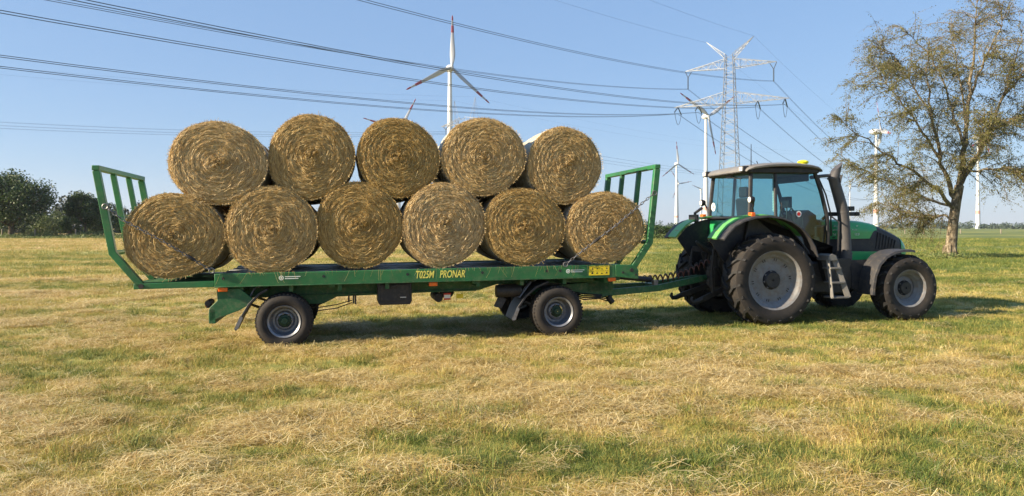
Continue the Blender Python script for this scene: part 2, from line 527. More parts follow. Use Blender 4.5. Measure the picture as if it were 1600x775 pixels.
class MB:
    """collects shapes; build() links them as one mesh object"""

    def __init__(self, off=(0, 0, 0)):
        self.v, self.f, self.off = [], [], Vector(off)

    def add(self, vs, fs):
        b = len(self.v)
        self.v += [Vector(p) - self.off for p in vs]
        self.f += [tuple(i + b for i in f) for f in fs]
        return self

    def box(self, x0, x1, y0, y1, z0, z1):
        vs = [(x, y, z) for x in (x0, x1) for y in (y0, y1) for z in (z0, z1)]
        return self.add(vs, [(0, 1, 3, 2), (4, 6, 7, 5), (0, 4, 5, 1), (2, 3, 7, 6), (0, 2, 6, 4), (1, 5, 7, 3)])

    def prism(self, poly, y0, y1):
        """polygon of (x, z) run along y"""
        n = len(poly)
        area = sum(poly[i][0] * poly[(i + 1) % n][1] - poly[(i + 1) % n][0] * poly[i][1] for i in range(n))
        if area < 0:
            poly = poly[::-1]
        vs = [(x, y0, z) for x, z in poly] + [(x, y1, z) for x, z in poly]
        fs = [tuple(range(n)), tuple(range(2 * n - 1, n - 1, -1))]
        fs += [(i, i + n, (i + 1) % n + n, (i + 1) % n) for i in range(n)]
        return self.add(vs, fs)

    def beam(self, p, q, w, h, up=(0, 0, 1)):
        p, q, up = Vector(p), Vector(q), Vector(up)
        d = (q - p).normalized()
        s = d.cross(up)
        if s.length < 1e-4:
            s = d.cross(Vector((0, 1, 0)))
        s.normalize()
        t = s.cross(d)
        vs = [c + s * a * w / 2 + t * b * h / 2 for c in (p, q) for a, b in ((-1, -1), (1, -1), (1, 1), (-1, 1))]
        return self.add(vs, [(3, 2, 1, 0), (4, 5, 6, 7), (0, 1, 5, 4), (1, 2, 6, 5), (2, 3, 7, 6), (3, 0, 4, 7)])

    def tube(self, pts, r, n=8, caps=True):
        pts = [Vector(p) for p in pts]
        rs = r if isinstance(r, (list, tuple)) else [r] * len(pts)
        rings, ref = [], None
        for i, p in enumerate(pts):
            d = (pts[min(i + 1, len(pts) - 1)] - pts[max(i - 1, 0)])
            d = d.normalized() if d.length > 1e-9 else Vector((0, 0, 1))
            if ref is None:
                ref = Vector((0, 0, 1)) if abs(d.z) < 0.9 else Vector((1, 0, 0))
            s = d.cross(ref)
            if s.length < 1e-5:
                s = d.cross(Vector((0, 1, 0.3)))
            s.normalize()
            t = s.cross(d)
            ref = t
            rings.append([p + (s * math.cos(2 * math.pi * k / n) + t * math.sin(2 * math.pi * k / n)) * rs[i] for k in range(n)])
        return self.rings(rings, caps)

    def rings(self, rings, caps=True, closed=True):
        n = len(rings[0])
        vs = [p for rg in rings for p in rg]
        fs = []
        for i in range(len(rings) - 1):
            for k in range(n if closed else n - 1):
                a, b = i * n + k, i * n + (k + 1) % n
                fs.append((a, b, b + n, a + n))
        if caps:
            fs.append(tuple(range(n - 1, -1, -1)))
            fs.append(tuple((len(rings) - 1) * n + k for k in range(n)))
        return self.add(vs, fs)

    def lathe(self, prof, cx, cz, n=40, a0=0.0, a1=2 * math.pi, caps=False):
        """prof of (y, r) turned about the y axis through (cx, cz)"""
        full = abs(a1 - a0 - 2 * math.pi) < 1e-6
        m = n if full else n + 1
        rings = []
        for y, r in prof:
            rings.append([Vector((cx + r * math.cos(a0 + (a1 - a0) * k / n), y, cz + r * math.sin(a0 + (a1 - a0) * k / n))) for k in range(m)])
        return self.rings(rings, caps, full)

    def sphere(self, c, rx, ry, rz, n=14, m=9):
        c = Vector(c)
        rings = []
        for i in range(m + 1):
            t = math.pi * (0.02 + 0.96 * i / m) - math.pi / 2
            rings.append([c + Vector((rx * math.cos(t) * math.cos(2 * math.pi * k / n), ry * math.cos(t) * math.sin(2 * math.pi * k / n), rz * math.sin(t))) for k in range(n)])
        return self.rings(rings)

    def build(self, name, material, parent=None, smooth=True, bevel=0.0, angle=35):
        me = bpy.data.meshes.new(name)
        me.from_pydata([tuple(v) for v in self.v], [], self.f)
        if smooth:
            me.polygons.foreach_set('use_smooth', [True] * len(me.polygons))
            me.set_sharp_from_angle(angle=math.radians(angle))
        me.update()
        o = link_mesh(name, me, material, parent)
        if bevel:
            b = o.modifiers.new('bevel', 'BEVEL')
            b.width = bevel
            b.segments = 2
            b.limit_method = 'ANGLE'
        return o


def text_part(name, body, size, pos, material, parent, off, shear=0.0, squeeze=1.0, bold=0.0):
    cu = bpy.data.curves.new(name, 'FONT')
    cu.body = body
    cu.size = size
    cu.shear = shear
    cu.extrude = 0.0015
    cu.offset = bold
    ob = bpy.data.objects.new(name, cu)
    COL.objects.link(ob)
    dg = bpy.context.evaluated_depsgraph_get()
    me = bpy.data.meshes.new_from_object(ob.evaluated_get(dg))
    bpy.data.objects.remove(ob)
    for v in me.vertices:
        x, y, z = v.co
        v.co = Vector((pos[0] + x * squeeze, pos[1] - z, pos[2] + y)) - Vector(off)
    me.name = name
    return link_mesh(name, me, material, parent)

# ------------------------------------------------------------------ the field


def build_ground():
    # spacing is fine near the camera's stand and grows towards the horizon
    def axis(fine, step, lim, growth):
        a, s = [0.0], step
        while a[-1] < lim:
            if a[-1] > fine:
                s *= growth
            a.append(a[-1] + s)
        return np.array(a)
    xp = axis(11, 0.085, 9000, 1.09)
    xs = np.concatenate([-xp[:0:-1], xp])
    yp = axis(20, 0.085, 12000, 1.07)
    yn = axis(2, 0.5, 3000, 1.5)
    ys = np.concatenate([-yn[:0:-1], yp])
    X, Y = np.meshgrid(xs, ys, indexing='ij')
    Z = ground_z(X, Y)
    V = np.stack([X, Y, Z], -1).reshape(-1, 3)
    nx, ny = len(xs), len(ys)
    i, j = np.meshgrid(np.arange(nx - 1), np.arange(ny - 1), indexing='ij')
    a = (i * ny + j).ravel()
    F = np.stack([a, a + ny, a + ny + 1, a + 1], 1)
    me = np_mesh('field', V, F)
    me.polygons.foreach_set('use_smooth', [True] * len(me.polygons))
    at_ = me.attributes.new('dry', 'FLOAT', 'POINT')
    at_.data.foreach_set('value', dryness(X, Y).ravel().astype(np.float32))
    o = link_mesh('field', me, 'ground')
    tag(o, 'mown hay field with dry yellow stubble and green patches', 'field', kind='structure')


build_ground()


def blades(n, radius, h, wid, lean, flat=False, seed=0, segs=3):
    """a clump of n grass blades as one mesh; returns verts, quads"""
    r = np.random.default_rng(seed)
    ang = r.random(n) * 2 * np.pi
    rad = radius * np.sqrt(r.random(n))
    bx, by = rad * np.cos(ang), rad * np.sin(ang)
    L = h * (0.45 + 0.75 * r.random(n))
    w = wid * (0.7 + 0.6 * r.random(n))
    dirn = r.random(n) * 2 * np.pi
    dx, dy = np.cos(dirn), np.sin(dirn)
    V = np.zeros((n, (segs + 1) * 2, 3))
    roll = r.random(n) * 2 * np.pi
    bend0 = (r.random(n) - 0.5) * 0.07
    rise0, rise1 = 0.018 * r.random(n), 0.035 * r.random(n) ** 2
    for k in range(segs + 1):
        t = k / segs
        if flat:
            hgt = 0.006 + rise0 + 0.5 * rise0 * (1 - (2 * t - 1) ** 2) + rise1 * t
            px, py, pz = bx + dx * L * (t - 0.5), by + dy * L * (t - 0.5), hgt
            bend = bend0
            px, py = px - dy * bend * t * t, py + dx * bend * t * t
            ww = w * np.ones(n) * 0.5
        else:
            le = lean * (0.3 + 0.9 * r.random(n))
            px = bx + dx * L * le * t ** 1.7
            py = by + dy * L * le * t ** 1.7
            pz = L * (t - 0.42 * np.minimum(le, 1.3) * t * t) - 0.01
            ww = w * (1 - 0.85 * t ** 1.5) * 0.5
        sx, sy = -np.sin(roll if not flat else dirn), np.cos(roll if not flat else dirn)
        V[:, 2 * k] = np.stack([px - sx * ww, py - sy * ww, pz], 1)
        V[:, 2 * k + 1] = np.stack([px + sx * ww, py + sy * ww, pz], 1)
    nv = (segs + 1) * 2
    base = np.arange(n)[:, None] * nv
    F = np.concatenate([np.stack([base[:, 0] + 2 * k, base[:, 0] + 2 * k + 1, base[:, 0] + 2 * k + 3, base[:, 0] + 2 * k + 2], 1) for k in range(segs)])
    return V.reshape(-1, 3), F


def variant_collection(name, specs):
    c = bpy.data.collections.new(name)
    for i, s in enumerate(specs):
        v, f = blades(seed=100 + i, **s)
        me = np_mesh(f'{name}_{i:02d}', v, f)
        me.materials.append(MATS['grass_blade'])
        c.objects.link(bpy.data.objects.new(f'{name}_{i:02d}', me))
    return c


def scatter(name, label, P, rotz, scl, idx, dry, coll, tilt=0.08):
    n = len(P)
    me = bpy.data.meshes.new(name)
    me.vertices.add(n)
    me.vertices.foreach_set('co', np.asarray(P, np.float32).ravel())
    rv = np.zeros((n, 3), np.float32)
    rv[:, 0] = (rng.random(n) - 0.5) * 2 * tilt
    rv[:, 1] = (rng.random(n) - 0.5) * 2 * tilt
    rv[:, 2] = rotz
    me.attributes.new('rot', 'FLOAT_VECTOR', 'POINT').data.foreach_set('vector', rv.ravel())
    me.attributes.new('scl', 'FLOAT', 'POINT').data.foreach_set('value', np.asarray(scl, np.float32))
    me.attributes.new('idx', 'INT', 'POINT').data.foreach_set('value', np.asarray(idx, np.int32))
    me.attributes.new('dry', 'FLOAT', 'POINT').data.foreach_set('value', np.asarray(dry, np.float32))
    o = bpy.data.objects.new(name, me)
    COL.objects.link(o)
    tag(o, label, 'grass', kind='stuff')
    ng = bpy.data.node_groups.new(name, 'GeometryNodeTree')
    ng.interface.new_socket('Geometry', in_out='INPUT', socket_type='NodeSocketGeometry')
    ng.interface.new_socket('Geometry', in_out='OUTPUT', socket_type='NodeSocketGeometry')
    gi, go = ng.nodes.new('NodeGroupInput'), ng.nodes.new('NodeGroupOutput')
    iop = ng.nodes.new('GeometryNodeInstanceOnPoints')
    ci = ng.nodes.new('GeometryNodeCollectionInfo')
    ci.inputs['Collection'].default_value = coll
    ci.inputs['Separate Children'].default_value = True
    ci.inputs['Reset Children'].default_value = True
    iop.inputs['Pick Instance'].default_value = True

    def named(a, t):
        nd = ng.nodes.new('GeometryNodeInputNamedAttribute')
        nd.data_type = t
        nd.inputs['Name'].default_value = a
        return nd.outputs['Attribute']
    L = ng.links.new
    L(gi.outputs[0], iop.inputs['Points'])
    L(ci.outputs[0], iop.inputs['Instance'])
    L(named('idx', 'INT'), iop.inputs['Instance Index'])
    e2r = ng.nodes.new('FunctionNodeEulerToRotation')
    L(named('rot', 'FLOAT_VECTOR'), e2r.inputs[0])
    L(e2r.outputs[0], iop.inputs['Rotation'])
    L(named('scl', 'FLOAT'), iop.inputs['Scale'])
    L(iop.outputs[0], go.inputs[0])
    o.modifiers.new('scatter', 'NODES').node_group = ng
    return o


def field_points(y0, y1, per_m2, half=0.80, extra=1.5):
    n = int(per_m2 * half * (y1 * y1 - y0 * y0) + per_m2 * 2 * extra * (y1 - y0))
    Y = rng.uniform(y0, y1, int(n * 2.2))
    X = rng.uniform(-1, 1, len(Y)) * (half * y1 + extra)
    k = np.abs(X) < half * Y + extra
    X, Y = X[k][:n], Y[k][:n]
    return X, Y


def build_grass():
    tuft = variant_collection('tuft', [dict(n=60, radius=0.10, h=h, wid=0.0055, lean=l) for h, l in
                                       ((0.13, 0.8), (0.16, 1.0), (0.10, 0.7), (0.18, 1.2), (0.14, 1.1), (0.11, 0.9))])
    stub = variant_collection('stubble', [dict(n=75, radius=0.15, h=h, wid=0.0045, lean=l, segs=2) for h, l in
                                          ((0.055, 0.7), (0.07, 1.0), (0.05, 0.9), (0.08, 1.2), (0.065, 0.8))])
    litt = variant_collection('litter', [dict(n=75, radius=0.19, h=h, wid=0.0034, lean=0, flat=True) for h in
                                         (0.13, 0.17, 0.20, 0.15, 0.11)])
    # short stubble everywhere near
    parts = [(3.6, 9, 75, 1.0), (9, 15, 38, 1.15), (15, 26, 15, 1.6), (26, 48, 4.5, 2.6), (48, 116, 0.9, 4.2)]
    X, Y, S = [], [], []
    for a, b, d, s in parts:
        x, y = field_points(a, b, d)
        X.append(x), Y.append(y), S.append(np.full(len(x), s))
    X, Y, S = map(np.concatenate, (X, Y, S))
    D = dryness(X, Y)
    n = len(X)
    P = np.stack([X, Y, ground_z(X, Y)], 1)
    scatter('stubble_grass', 'short dry stubble covering the mown field', P, rng.random(n) * 6.283, S * rng.uniform(0.75, 1.25, n),
            rng.integers(0, 5, n), np.clip(D + 0.62 * (vnoise(X / .33, Y / .28, 91) - .5) + rng.normal(0, 0.09, n), 0.03, 1), stub)
    # straw lying about
    X, Y, S = [], [], []
    for a, b, d, s in [(3.6, 9, 58, 1.0), (9, 16, 24, 1.2), (16, 26, 7, 1.7)]:
        x, y = field_points(a, b, d)
        X.append(x), Y.append(y), S.append(np.full(len(x), s))
    X, Y, S = map(np.concatenate, (X, Y, S))
    D = dryness(X, Y)
    k = rng.random(len(X)) < 0.10 + 0.9 * sstep(0.45, 0.72, D + 0.3 * (vnoise(X / .5, Y / .4, 93) - .5))
    X, Y, S, D = X[k], Y[k], S[k], D[k]
    n = len(X)
    P = np.stack([X, Y, ground_z(X, Y) + 0.008], 1)
    scatter('loose_straw', 'loose cut straw lying across the foreground field', P, rng.random(n) * 6.283, S * rng.uniform(0.7, 1.3, n),
            rng.integers(0, 5, n), np.clip(0.70 + 0.28 * rng.random(n) + 0.2 * (D - 0.6), 0, 1), litt, 0.12)
    # taller tufts where it is green
    X, Y, S = [], [], []
    for a, b, d, s in [(3.6, 9, 46, 0.9), (9, 16, 20, 0.9), (16, 28, 4, 1.1)]:
        x, y = field_points(a, b, d)
        X.append(x), Y.append(y), S.append(np.full(len(x), s))
    X, Y, S = map(np.concatenate, (X, Y, S))
    D = dryness(X, Y)
    N2 = fbm(X / 0.9, Y / 0.6, 41, 3)
    k = rng.random(len(X)) < 0.10 + (1 - sstep(0.30, 0.52, D)) * 0.75 + sstep(0.54, 0.66, N2) * 0.75
    X, Y, S, D, N2 = X[k], Y[k], S[k], D[k], N2[k]
    n = len(X)
    P = np.stack([X, Y, ground_z(X, Y)], 1)
    scatter('grass_tufts', 'taller green and yellow grass tufts in the foreground', P, rng.random(n) * 6.283,
            S * rng.uniform(0.55, 1.15, n) * (0.75 + 0.5 * (0.6 - np.clip(D, 0, 0.6))) * (1 + 0.55 * sstep(0.56, 0.68, N2)), rng.integers(0, 6, n),
            np.clip(D * 0.80 - 0.03 + 0.5 * (vnoise(X / .4, Y / .35, 95) - .5) + rng.normal(0, 0.08, n), 0.03, 0.75), tuft, 0.2)


build_grass()

# ------------------------------------------------------------------ wind turbines


def turbine(x, hub_y, hub_x, Y, R, angles, yaw, label, band=True, base_r=3.9, foreshort=1.0):
    """tower foot under photo column x at distance Y; rotor radius R; blade angles clockwise from up (deg)"""
    hub = at(hub_x, hub_y, Y)
    foot = Vector((hub.x, Y, 0))
    t = empty('wind_turbine', foot, label=label, cat='wind turbine', group='wind turbines beyond the field')
    Hh = hub.z
    m = MB()
    zs = [0, Hh * .05, Hh * .12, Hh * .3, Hh * .6, Hh - 1.5]
    rs = [base_r, base_r * .93, base_r * .85, base_r * .70, base_r * .50, base_r * .33]
    m.tube([(0, 0, z) for z in zs], rs, 20)
    tw = m.build('tower', 'turbine_white', t)
    if band:
        m = MB()
        z0 = Hh * .165
        rr = base_r * .815
        m.tube([(0, 0, z0), (0, 0, z0 + 3.2)], [rr + .06, rr + .03], 20)
        m.build('red_band', 'band_pink', tw)
    rot = Matrix.Rotation(yaw, 4, 'Z')

    def T(p):
        return rot @ Vector(p) + Vector((0, 0, Hh))
    m = MB()     # egg shaped nacelle behind the hub
    rings = []
    for s, r in ((-3.2, .9), (-2.6, 1.9), (-1.2, 2.5), (.6, 2.75), (2.6, 2.5), (4.4, 1.7), (5.6, .7)):
        rings.append([T((r * math.cos(2 * math.pi * k / 16), s, r * math.sin(2 * math.pi * k / 16))) for k in range(16)])
    m.rings(rings)
    m.build('nacelle', 'turbine_white', t)
    m = MB()
    rings = []
    for s, r in ((-5.2, .25), (-4.9, 1.0), (-4.2, 1.6), (-3.2, 1.9)):
        rings.append([T((r * math.cos(2 * math.pi * k / 16), s, r * math.sin(2 * math.pi * k / 16))) for k in range(16)])
    m.rings(rings)
    m.build('hub', 'turbine_white', t)

    def section(s, a, grow=0.0):
        chord = np.interp(s, [0, .05, .12, .22, .5, .8, .97, 1], [2.0, 2.0, 3.2, 3.9, 2.6, 1.55, .9, .25]) + grow
        thick = np.interp(s, [0, .05, .2, .5, 1], [2.0, 2.0, 1.2, .6, .15]) + grow
        tw_ = math.radians(np.interp(s, [0, .15, .5, 1], [40, 32, 14, 4]))
        e = Vector((math.sin(a), 0, math.cos(a)))
        c = Vector((math.cos(a), 0, -math.sin(a)))
        bk = Vector((0, -1, 0))
        out = []
        for k in range(10):
            q = 2 * math.pi * k / 10
            xx = chord / 2 * math.cos(q) + chord * .15
            yy = thick / 2 * math.sin(q)
            out.append(T(e * (s * R + .6) + c * (xx * math.cos(tw_) - yy * math.sin(tw_)) + bk * (3.9 + xx * math.sin(tw_) + yy * math.cos(tw_)) + bk * (-.02 * R * s * s)))
        return out
    for a in angles:
        a = math.radians(a)
        m = MB()
        m.rings([section(s, a) for s in (0, .05, .1, .16, .24, .35, .5, .65, .8, .9, .97, 1)])
        b = m.build('blade', 'blade_grey', t)
        for s0, s1 in ((.66, .80), (.90, 1.0)):
            m = MB()
            m.rings([section(s, a, .12) for s in np.linspace(s0, s1, 4)])
            m.build('red_stripe', 'turbine_red', b)


turbine(702, 107, 703, 516, 35.5, (1, 129, 241), math.radians(22), 'large wind turbine with red-striped blades standing upright behind the upper bales')
turbine(1102, 182, 1103, 690, 35.5, (-58, 56, 166), math.radians(22), 'wind turbine in front of the big pylon, left of the tractor cab', base_r=3.3)
turbine(1055, 256, 1057, 1215, 35.5, (-4, 117, 233), math.radians(22), 'distant wind turbine just right of the front gate, nearest of that far pair')
turbine(1059, 287, 1059, 1700, 35.5, (-34, 80, 205), math.radians(22), 'far wind turbine hidden behind another turbine right of the front gate', base_r=3.4)
turbine(1092, 296, 1095, 2250, 35.5, (-70, 48, 172), math.radians(22), 'farthest wind turbine, small beside the tower left of the tractor cab', base_r=3.4)
turbine(620, 204, 622, 800, 39, (28, -74, 150), math.radians(22), 'wind turbine whose blades peep over the third upper bale')
turbine(1369, 206, 1369, 640, 28, (20, 140, 260), math.radians(80), 'wind turbine with red ring behind the left side of the birch', base_r=2.7)
turbine(1528, 215, 1528, 760, 28, (-15, 105, 225), math.radians(80), 'wind turbine whose tower foot shows right of the birch trunk', base_r=2.5)
turbine(1327, 291, 1328, 2100, 35.5, (-22, 88, 200), math.radians(22), 'small far wind turbine between exhaust stack and birch', band=False, base_r=3.4)

# ------------------------------------------------------------------ pylons and cables
P1 = Vector((55.5, 190, 0))
AR1 = Vector((.862, -.505, 0)).normalized()
LINE1 = Vector((math.cos(math.radians(55)), math.sin(math.radians(55)), 0))


def lattice_box(m, za, sa, zb, sb, bays, r):
    """square tapering lattice between two heights"""
    hs = np.linspace(za, zb, bays + 1)
    ss = np.linspace(sa, sb, bays + 1)
    cor = ((-1, -1), (1, -1), (1, 1), (-1, 1))

    def pt(i, k):
        return Vector((cor[k % 4][0] * ss[i] / 2, cor[k % 4][1] * ss[i] / 2, hs[i]))
    for k in range(4):
        m.beam(pt(0, k), pt(bays, k), r * 2, r * 2)
    for i in range(bays):
        for k in range(4):
            m.beam(pt(i, k), pt(i + 1, k + 1), r, r) if (i + k) % 2 else m.beam(pt(i, k + 1), pt(i + 1, k), r, r)
            if i % 2 == 0:
                m.beam(pt(i, k), pt(i, k + 1), r, r)


def cross_arm(m, z, half, depth, root, r, rise=0.0, sides=(-1, 1), bays=6):
    """tapered arm: two bottom chords and two top chords meeting at the tip"""
    for s in sides:
        tip = Vector((s * half, 0, z + rise))
        st = []
        for y in (-root / 2, root / 2):
            b0, t0 = Vector((s * root / 2, y, z)), Vector((s * root / 2, y, z + depth))
            m.beam(b0, tip, r * 1.6, r * 1.6)
            m.beam(t0, tip, r * 1.6, r * 1.6)
            st.append((b0, t0))
        for i in range(bays):
            a, b = i / bays, (i + 1) / bays
            for b0, t0 in st:
                p0, p1 = b0.lerp(tip, a), t0.lerp(tip, a)
                q0, q1 = b0.lerp(tip, b), t0.lerp(tip, b)
                m.beam(p0, q1, r, r) if i % 2 else m.beam(p1, q0, r, r)
                m.beam(q0, q1, r, r)
            m.beam(st[0][0].lerp(tip, a), st[1][0].lerp(tip, b), r, r)
            m.beam(st[0][1].lerp(tip, b), st[1][1].lerp(tip, a), r, r)


def pylon(pos, ax, label, r=.072):
    R = Matrix.Translation(pos) @ Matrix.Rotation(math.atan2(ax.y, ax.x), 4, 'Z')
    t = empty('power_pylon', mat=R, label=label, cat='pylon', group='steel lattice power pylons')
    m = MB()
    lattice_box(m, 0, 5.6, 18, 4.0, 9, r)
    lattice_box(m, 18, 4.0, 34, 2.7, 12, r)
    lattice_box(m, 34, 2.7, 45.6, 1.9, 10, r)
    m.build('tower_body', 'galvanised', t, smooth=False)
    m = MB()
    cross_arm(m, 33.2, 14.5, 2.9, 2.7, r, .2, bays=8)
    m.build('lower_crossarm', 'galvanised', t, smooth=False)
    m = MB()
    cross_arm(m, 42.2, 11.5, 2.4, 2.1, r, .5, bays=7)
    m.build('upper_crossarm', 'galvanised', t, smooth=False)
    m = MB()
    cross_arm(m, 44.6, 6.0, 1.2, 1.8, r * .9, 5.1, bays=5)
    m.build('earth_wire_arm', 'galvanised', t, smooth=False)
    for s in (-1, 1):
        m = MB()
        low = Vector((s * 10.8, 0, 37.9))
        mid = Vector((s * 10.8, 0, 40.9))
        m.tube([(s * 11.5, 0, 42.6), mid], .10, 6)
        m.tube([(s * 9.9, 0, 42.4), mid], .10, 6)
        m.tube([mid, low], .16, 6)
        m.build('insulator', 'insulator', t)
    for x in (-13.5, -8, 7, 13.5):
        m = MB()     # strain strings either way and the slack jumper loop between them
        for d in (-1, 1):
            m.tube([(x, d * .4, 33.2), (x, d * 2.8, 31.8)], .16, 6)
        m.tube([(x, -2.8 + 5.6 * q / 10, 31.8 - 3.0 * (1 - (2 * q / 10 - 1) ** 2)) for q in range(11)], .06, 5)
        m.build('strain_insulator', 'insulator', t)
    return t


pylon(P1, AR1, 'tall steel lattice pylon rising behind the tractor cab')
P1B = P1 + LINE1 * 420
pylon(P1B, AR1, 'second pylon of the line, far behind the birch crown', .1)


def cable(A, dirs, z0, label, group, r=.031, pair=.34):
    """one conductor hung from point A along each plan direction with (slope, curvature, length)"""
    m = MB()
    for d, b, k, L in dirs:
        side = Vector((-d.y, d.x, 0))
        for o in ((-pair / 2, pair / 2) if pair else (0,)):
            pts = []
            n = 44
            for i in range(n + 1):
                t = L * i / n
                p = Vector(A) + d * t + side * (o if pair else 0)
                p.z = z0 + b * t + k * t * t + (0.10 if o > 0 else 0)
                pts.append(p)
            m.tube(pts, r, 5)
    tag(m.build('power_cable', 'cable'), label, 'power cable', group)


G1 = 'cables of the near power line'
for o, z0, nm in ((-10.8, 37.9, 'power cable to the left end of the big pylon\'s upper arm'),
                  (10.8, 37.9, 'power cable to the right end of the big pylon\'s upper arm'),
                  (13.5, 31.9, 'power cable to the right tip of the big pylon\'s lower arm'),
                  (7.0, 31.8, 'power cable to the inner right of the big pylon\'s lower arm'),
                  (-8.0, 31.6, 'power cable to the inner left of the big pylon\'s lower arm'),
                  (-13.5, 31.6, 'power cable to the left tip of the big pylon\'s lower arm')):
    cable(P1 + AR1 * o, [(-LINE1, -.1535, .000356, 400), (LINE1, -.1510, .0003595, 420)], z0, nm, G1)
for o, z0, nm in ((-6, 49.6, 'thin earth wire to the left peak of the big pylon'), (6, 49.8, 'thin earth wire to the right peak of the big pylon')):
    cable(P1 + AR1 * o, [(-LINE1, -.119, .00023, 400), (LINE1, -.0966, .00023, 420)], z0, nm, G1, .016, 0)

P2 = Vector((-17.8, 280, 0))
AR2 = Vector((.70, -.71, 0)).normalized()
LINE2 = Vector((-.8, -.6, 0))


def pylon_flat():
    R = Matrix.Translation(P2) @ Matrix.Rotation(math.atan2(AR2.y, AR2.x), 4, 'Z')
    t = empty('power_pylon', mat=R, label='lattice pylon top peeping over the fourth upper bale', cat='pylon', group='steel lattice power pylons')
    r = .07
    m = MB()
    lattice_box(m, 0, 6.0, 38, 2.6, 12, r)
    m.build('tower_body', 'galvanised', t, smooth=False)
    m = MB()
    cross_arm(m, 40.6, 14, 2.4, 2.4, r, .2, bays=8)
    m.build('crossarm', 'galvanised', t, smooth=False)
    m = MB()
    for s in (-1, 1):
        for y in (-.8, .8):
            m.beam((s * 1.2, y, 37.5), (s * 5.2, y * .6, 42.6), r * 2, r * 2)
            m.beam((s * 4.0, y, 42.6), (s * 6, 0, 50), r, r)
            m.beam((s * 6.6, y, 42.6), (s * 6, 0, 50), r, r)
        m.beam((s * 4.7, 0, 45), (s * 6.3, 0, 45), r, r)
    m.build('earth_wire_peak', 'galvanised', t, smooth=False)
    for x in (-11, -4, 4):
        m = MB()
        m.tube([(x - 1.9, 0, 41.0), (x, 0, 39.4)], .17, 6)
        m.tube([(x + 1.9, 0, 41.0), (x, 0, 39.4)], .17, 6)
        m.tube([(x, 0, 39.4), (x, 0, 37.6)], .14, 6)
        m.build('insulator', 'insulator', t)


pylon_flat()
G2 = 'cables of the far power line'
for o, nm in ((-11, 'lowest of the three far cables passing behind the upper left bale'), (-4, 'middle one of the three far cables passing behind the upper left bale'),
              (4, 'topmost of the three far cables passing behind the upper left bale')):
    cable(P2 + AR2 * o, [(LINE2, -.106, .00030, 350), (-LINE2, -.105, .0003, 350)], 37.6, nm, G2, .018, .3)
for o, nm in ((-6, 'thin far earth wire, left of the two over the lattice pylon peaks'), (6, 'thin far earth wire, right of the two over the lattice pylon peaks')):
    cable(P2 + AR2 * o, [(LINE2, -.09, .00026, 350), (-LINE2, -.09, .00026, 350)], 50, nm, G2, .014, 0)

# ------------------------------------------------------------------ trees, hedge, fence


def leaf_quads(C, size, r, aspect=0.6, down=0.0):
    """one small rhombic leaf per centre, random facing"""
    n = len(C)
    a = r.normal(size=(n, 3))
    a[:, 2] -= down
    a /= np.linalg.norm(a, axis=1, keepdims=True)
    b = np.cross(a, r.normal(size=(n, 3)))
    b /= np.linalg.norm(b, axis=1, keepdims=True) + 1e-9
    s = size * r.uniform(0.6, 1.3, (n, 1))
    V = np.stack([C - a * s / 2, C + b * s * aspect / 2, C + a * s / 2, C - b * s * aspect / 2], 1).reshape(-1, 3)
    F = np.arange(4 * n).reshape(n, 4)
    return V, F


def crown_points(r, clumps, per, spread):
    """leaf centres in uneven clumps; clumps is a list of (centre, radius)"""
    out = []
    for c, cr in clumps:
        n = max(6, int(per * (cr / spread) ** 2))
        d = r.normal(size=(n, 3))
        d /= np.linalg.norm(d, axis=1, keepdims=True)
        rad = cr * r.random((n, 1)) ** 0.45
        out.append(np.array(c) + d * rad * np.array([1, 1, 0.75]))
    return np.concatenate(out)


def broad_tree(name, foot, height, half_w, trunk_h, leaf, lsize, label, seed, n_cl=60, per=70, group=None, trunk_r=.28, lopsided=0.0, cat='tree'):
    r = np.random.default_rng(seed)
    t = empty(name, foot, label=label, cat=cat, group=group)
    cz, hz = (height + trunk_h) / 2, (height - trunk_h) / 2
    clumps = []
    for i in range(n_cl):
        d = r.normal(size=3)
        d /= np.linalg.norm(d)
        k = r.random() ** 0.4 * (0.78 + 0.3 * r.random())
        zz = d[2] * k
        taper = 1.0 - 0.25 * max(zz, 0)
        clumps.append(((d[0] * half_w * k * taper + lopsided * zz, d[1] * half_w * k * taper, cz + zz * hz), half_w * r.uniform(.16, .36)))
    C = crown_points(r, clumps, per, half_w * .26)
    V, F = leaf_quads(C, lsize, r)
    m = MB()
    m.tube([(0, 0, -.2), (.03, 0, trunk_h * .5), (0, .05, trunk_h), (.1, 0, cz)], [trunk_r * 1.25, trunk_r, trunk_r * .9, trunk_r * .4], 9)
    for i in range(9):
        c = clumps[i][0]
        b = Vector((0, 0, trunk_h * r.uniform(.75, 1.2)))
        m.tube([b, b.lerp(Vector(c), .5) + Vector((0, 0, .25)), c], [trunk_r * .45, trunk_r * .25, trunk_r * .08], 6)
    m.build('trunk', 'bark', t)
    me = np_mesh('crown', V, F)
    link_mesh('crown', me, leaf, t)
    return t


def foot_at(x, Y):
    X = (x - 800) / F_PX * Y
    return (X, Y, float(ground_z(X, Y)))


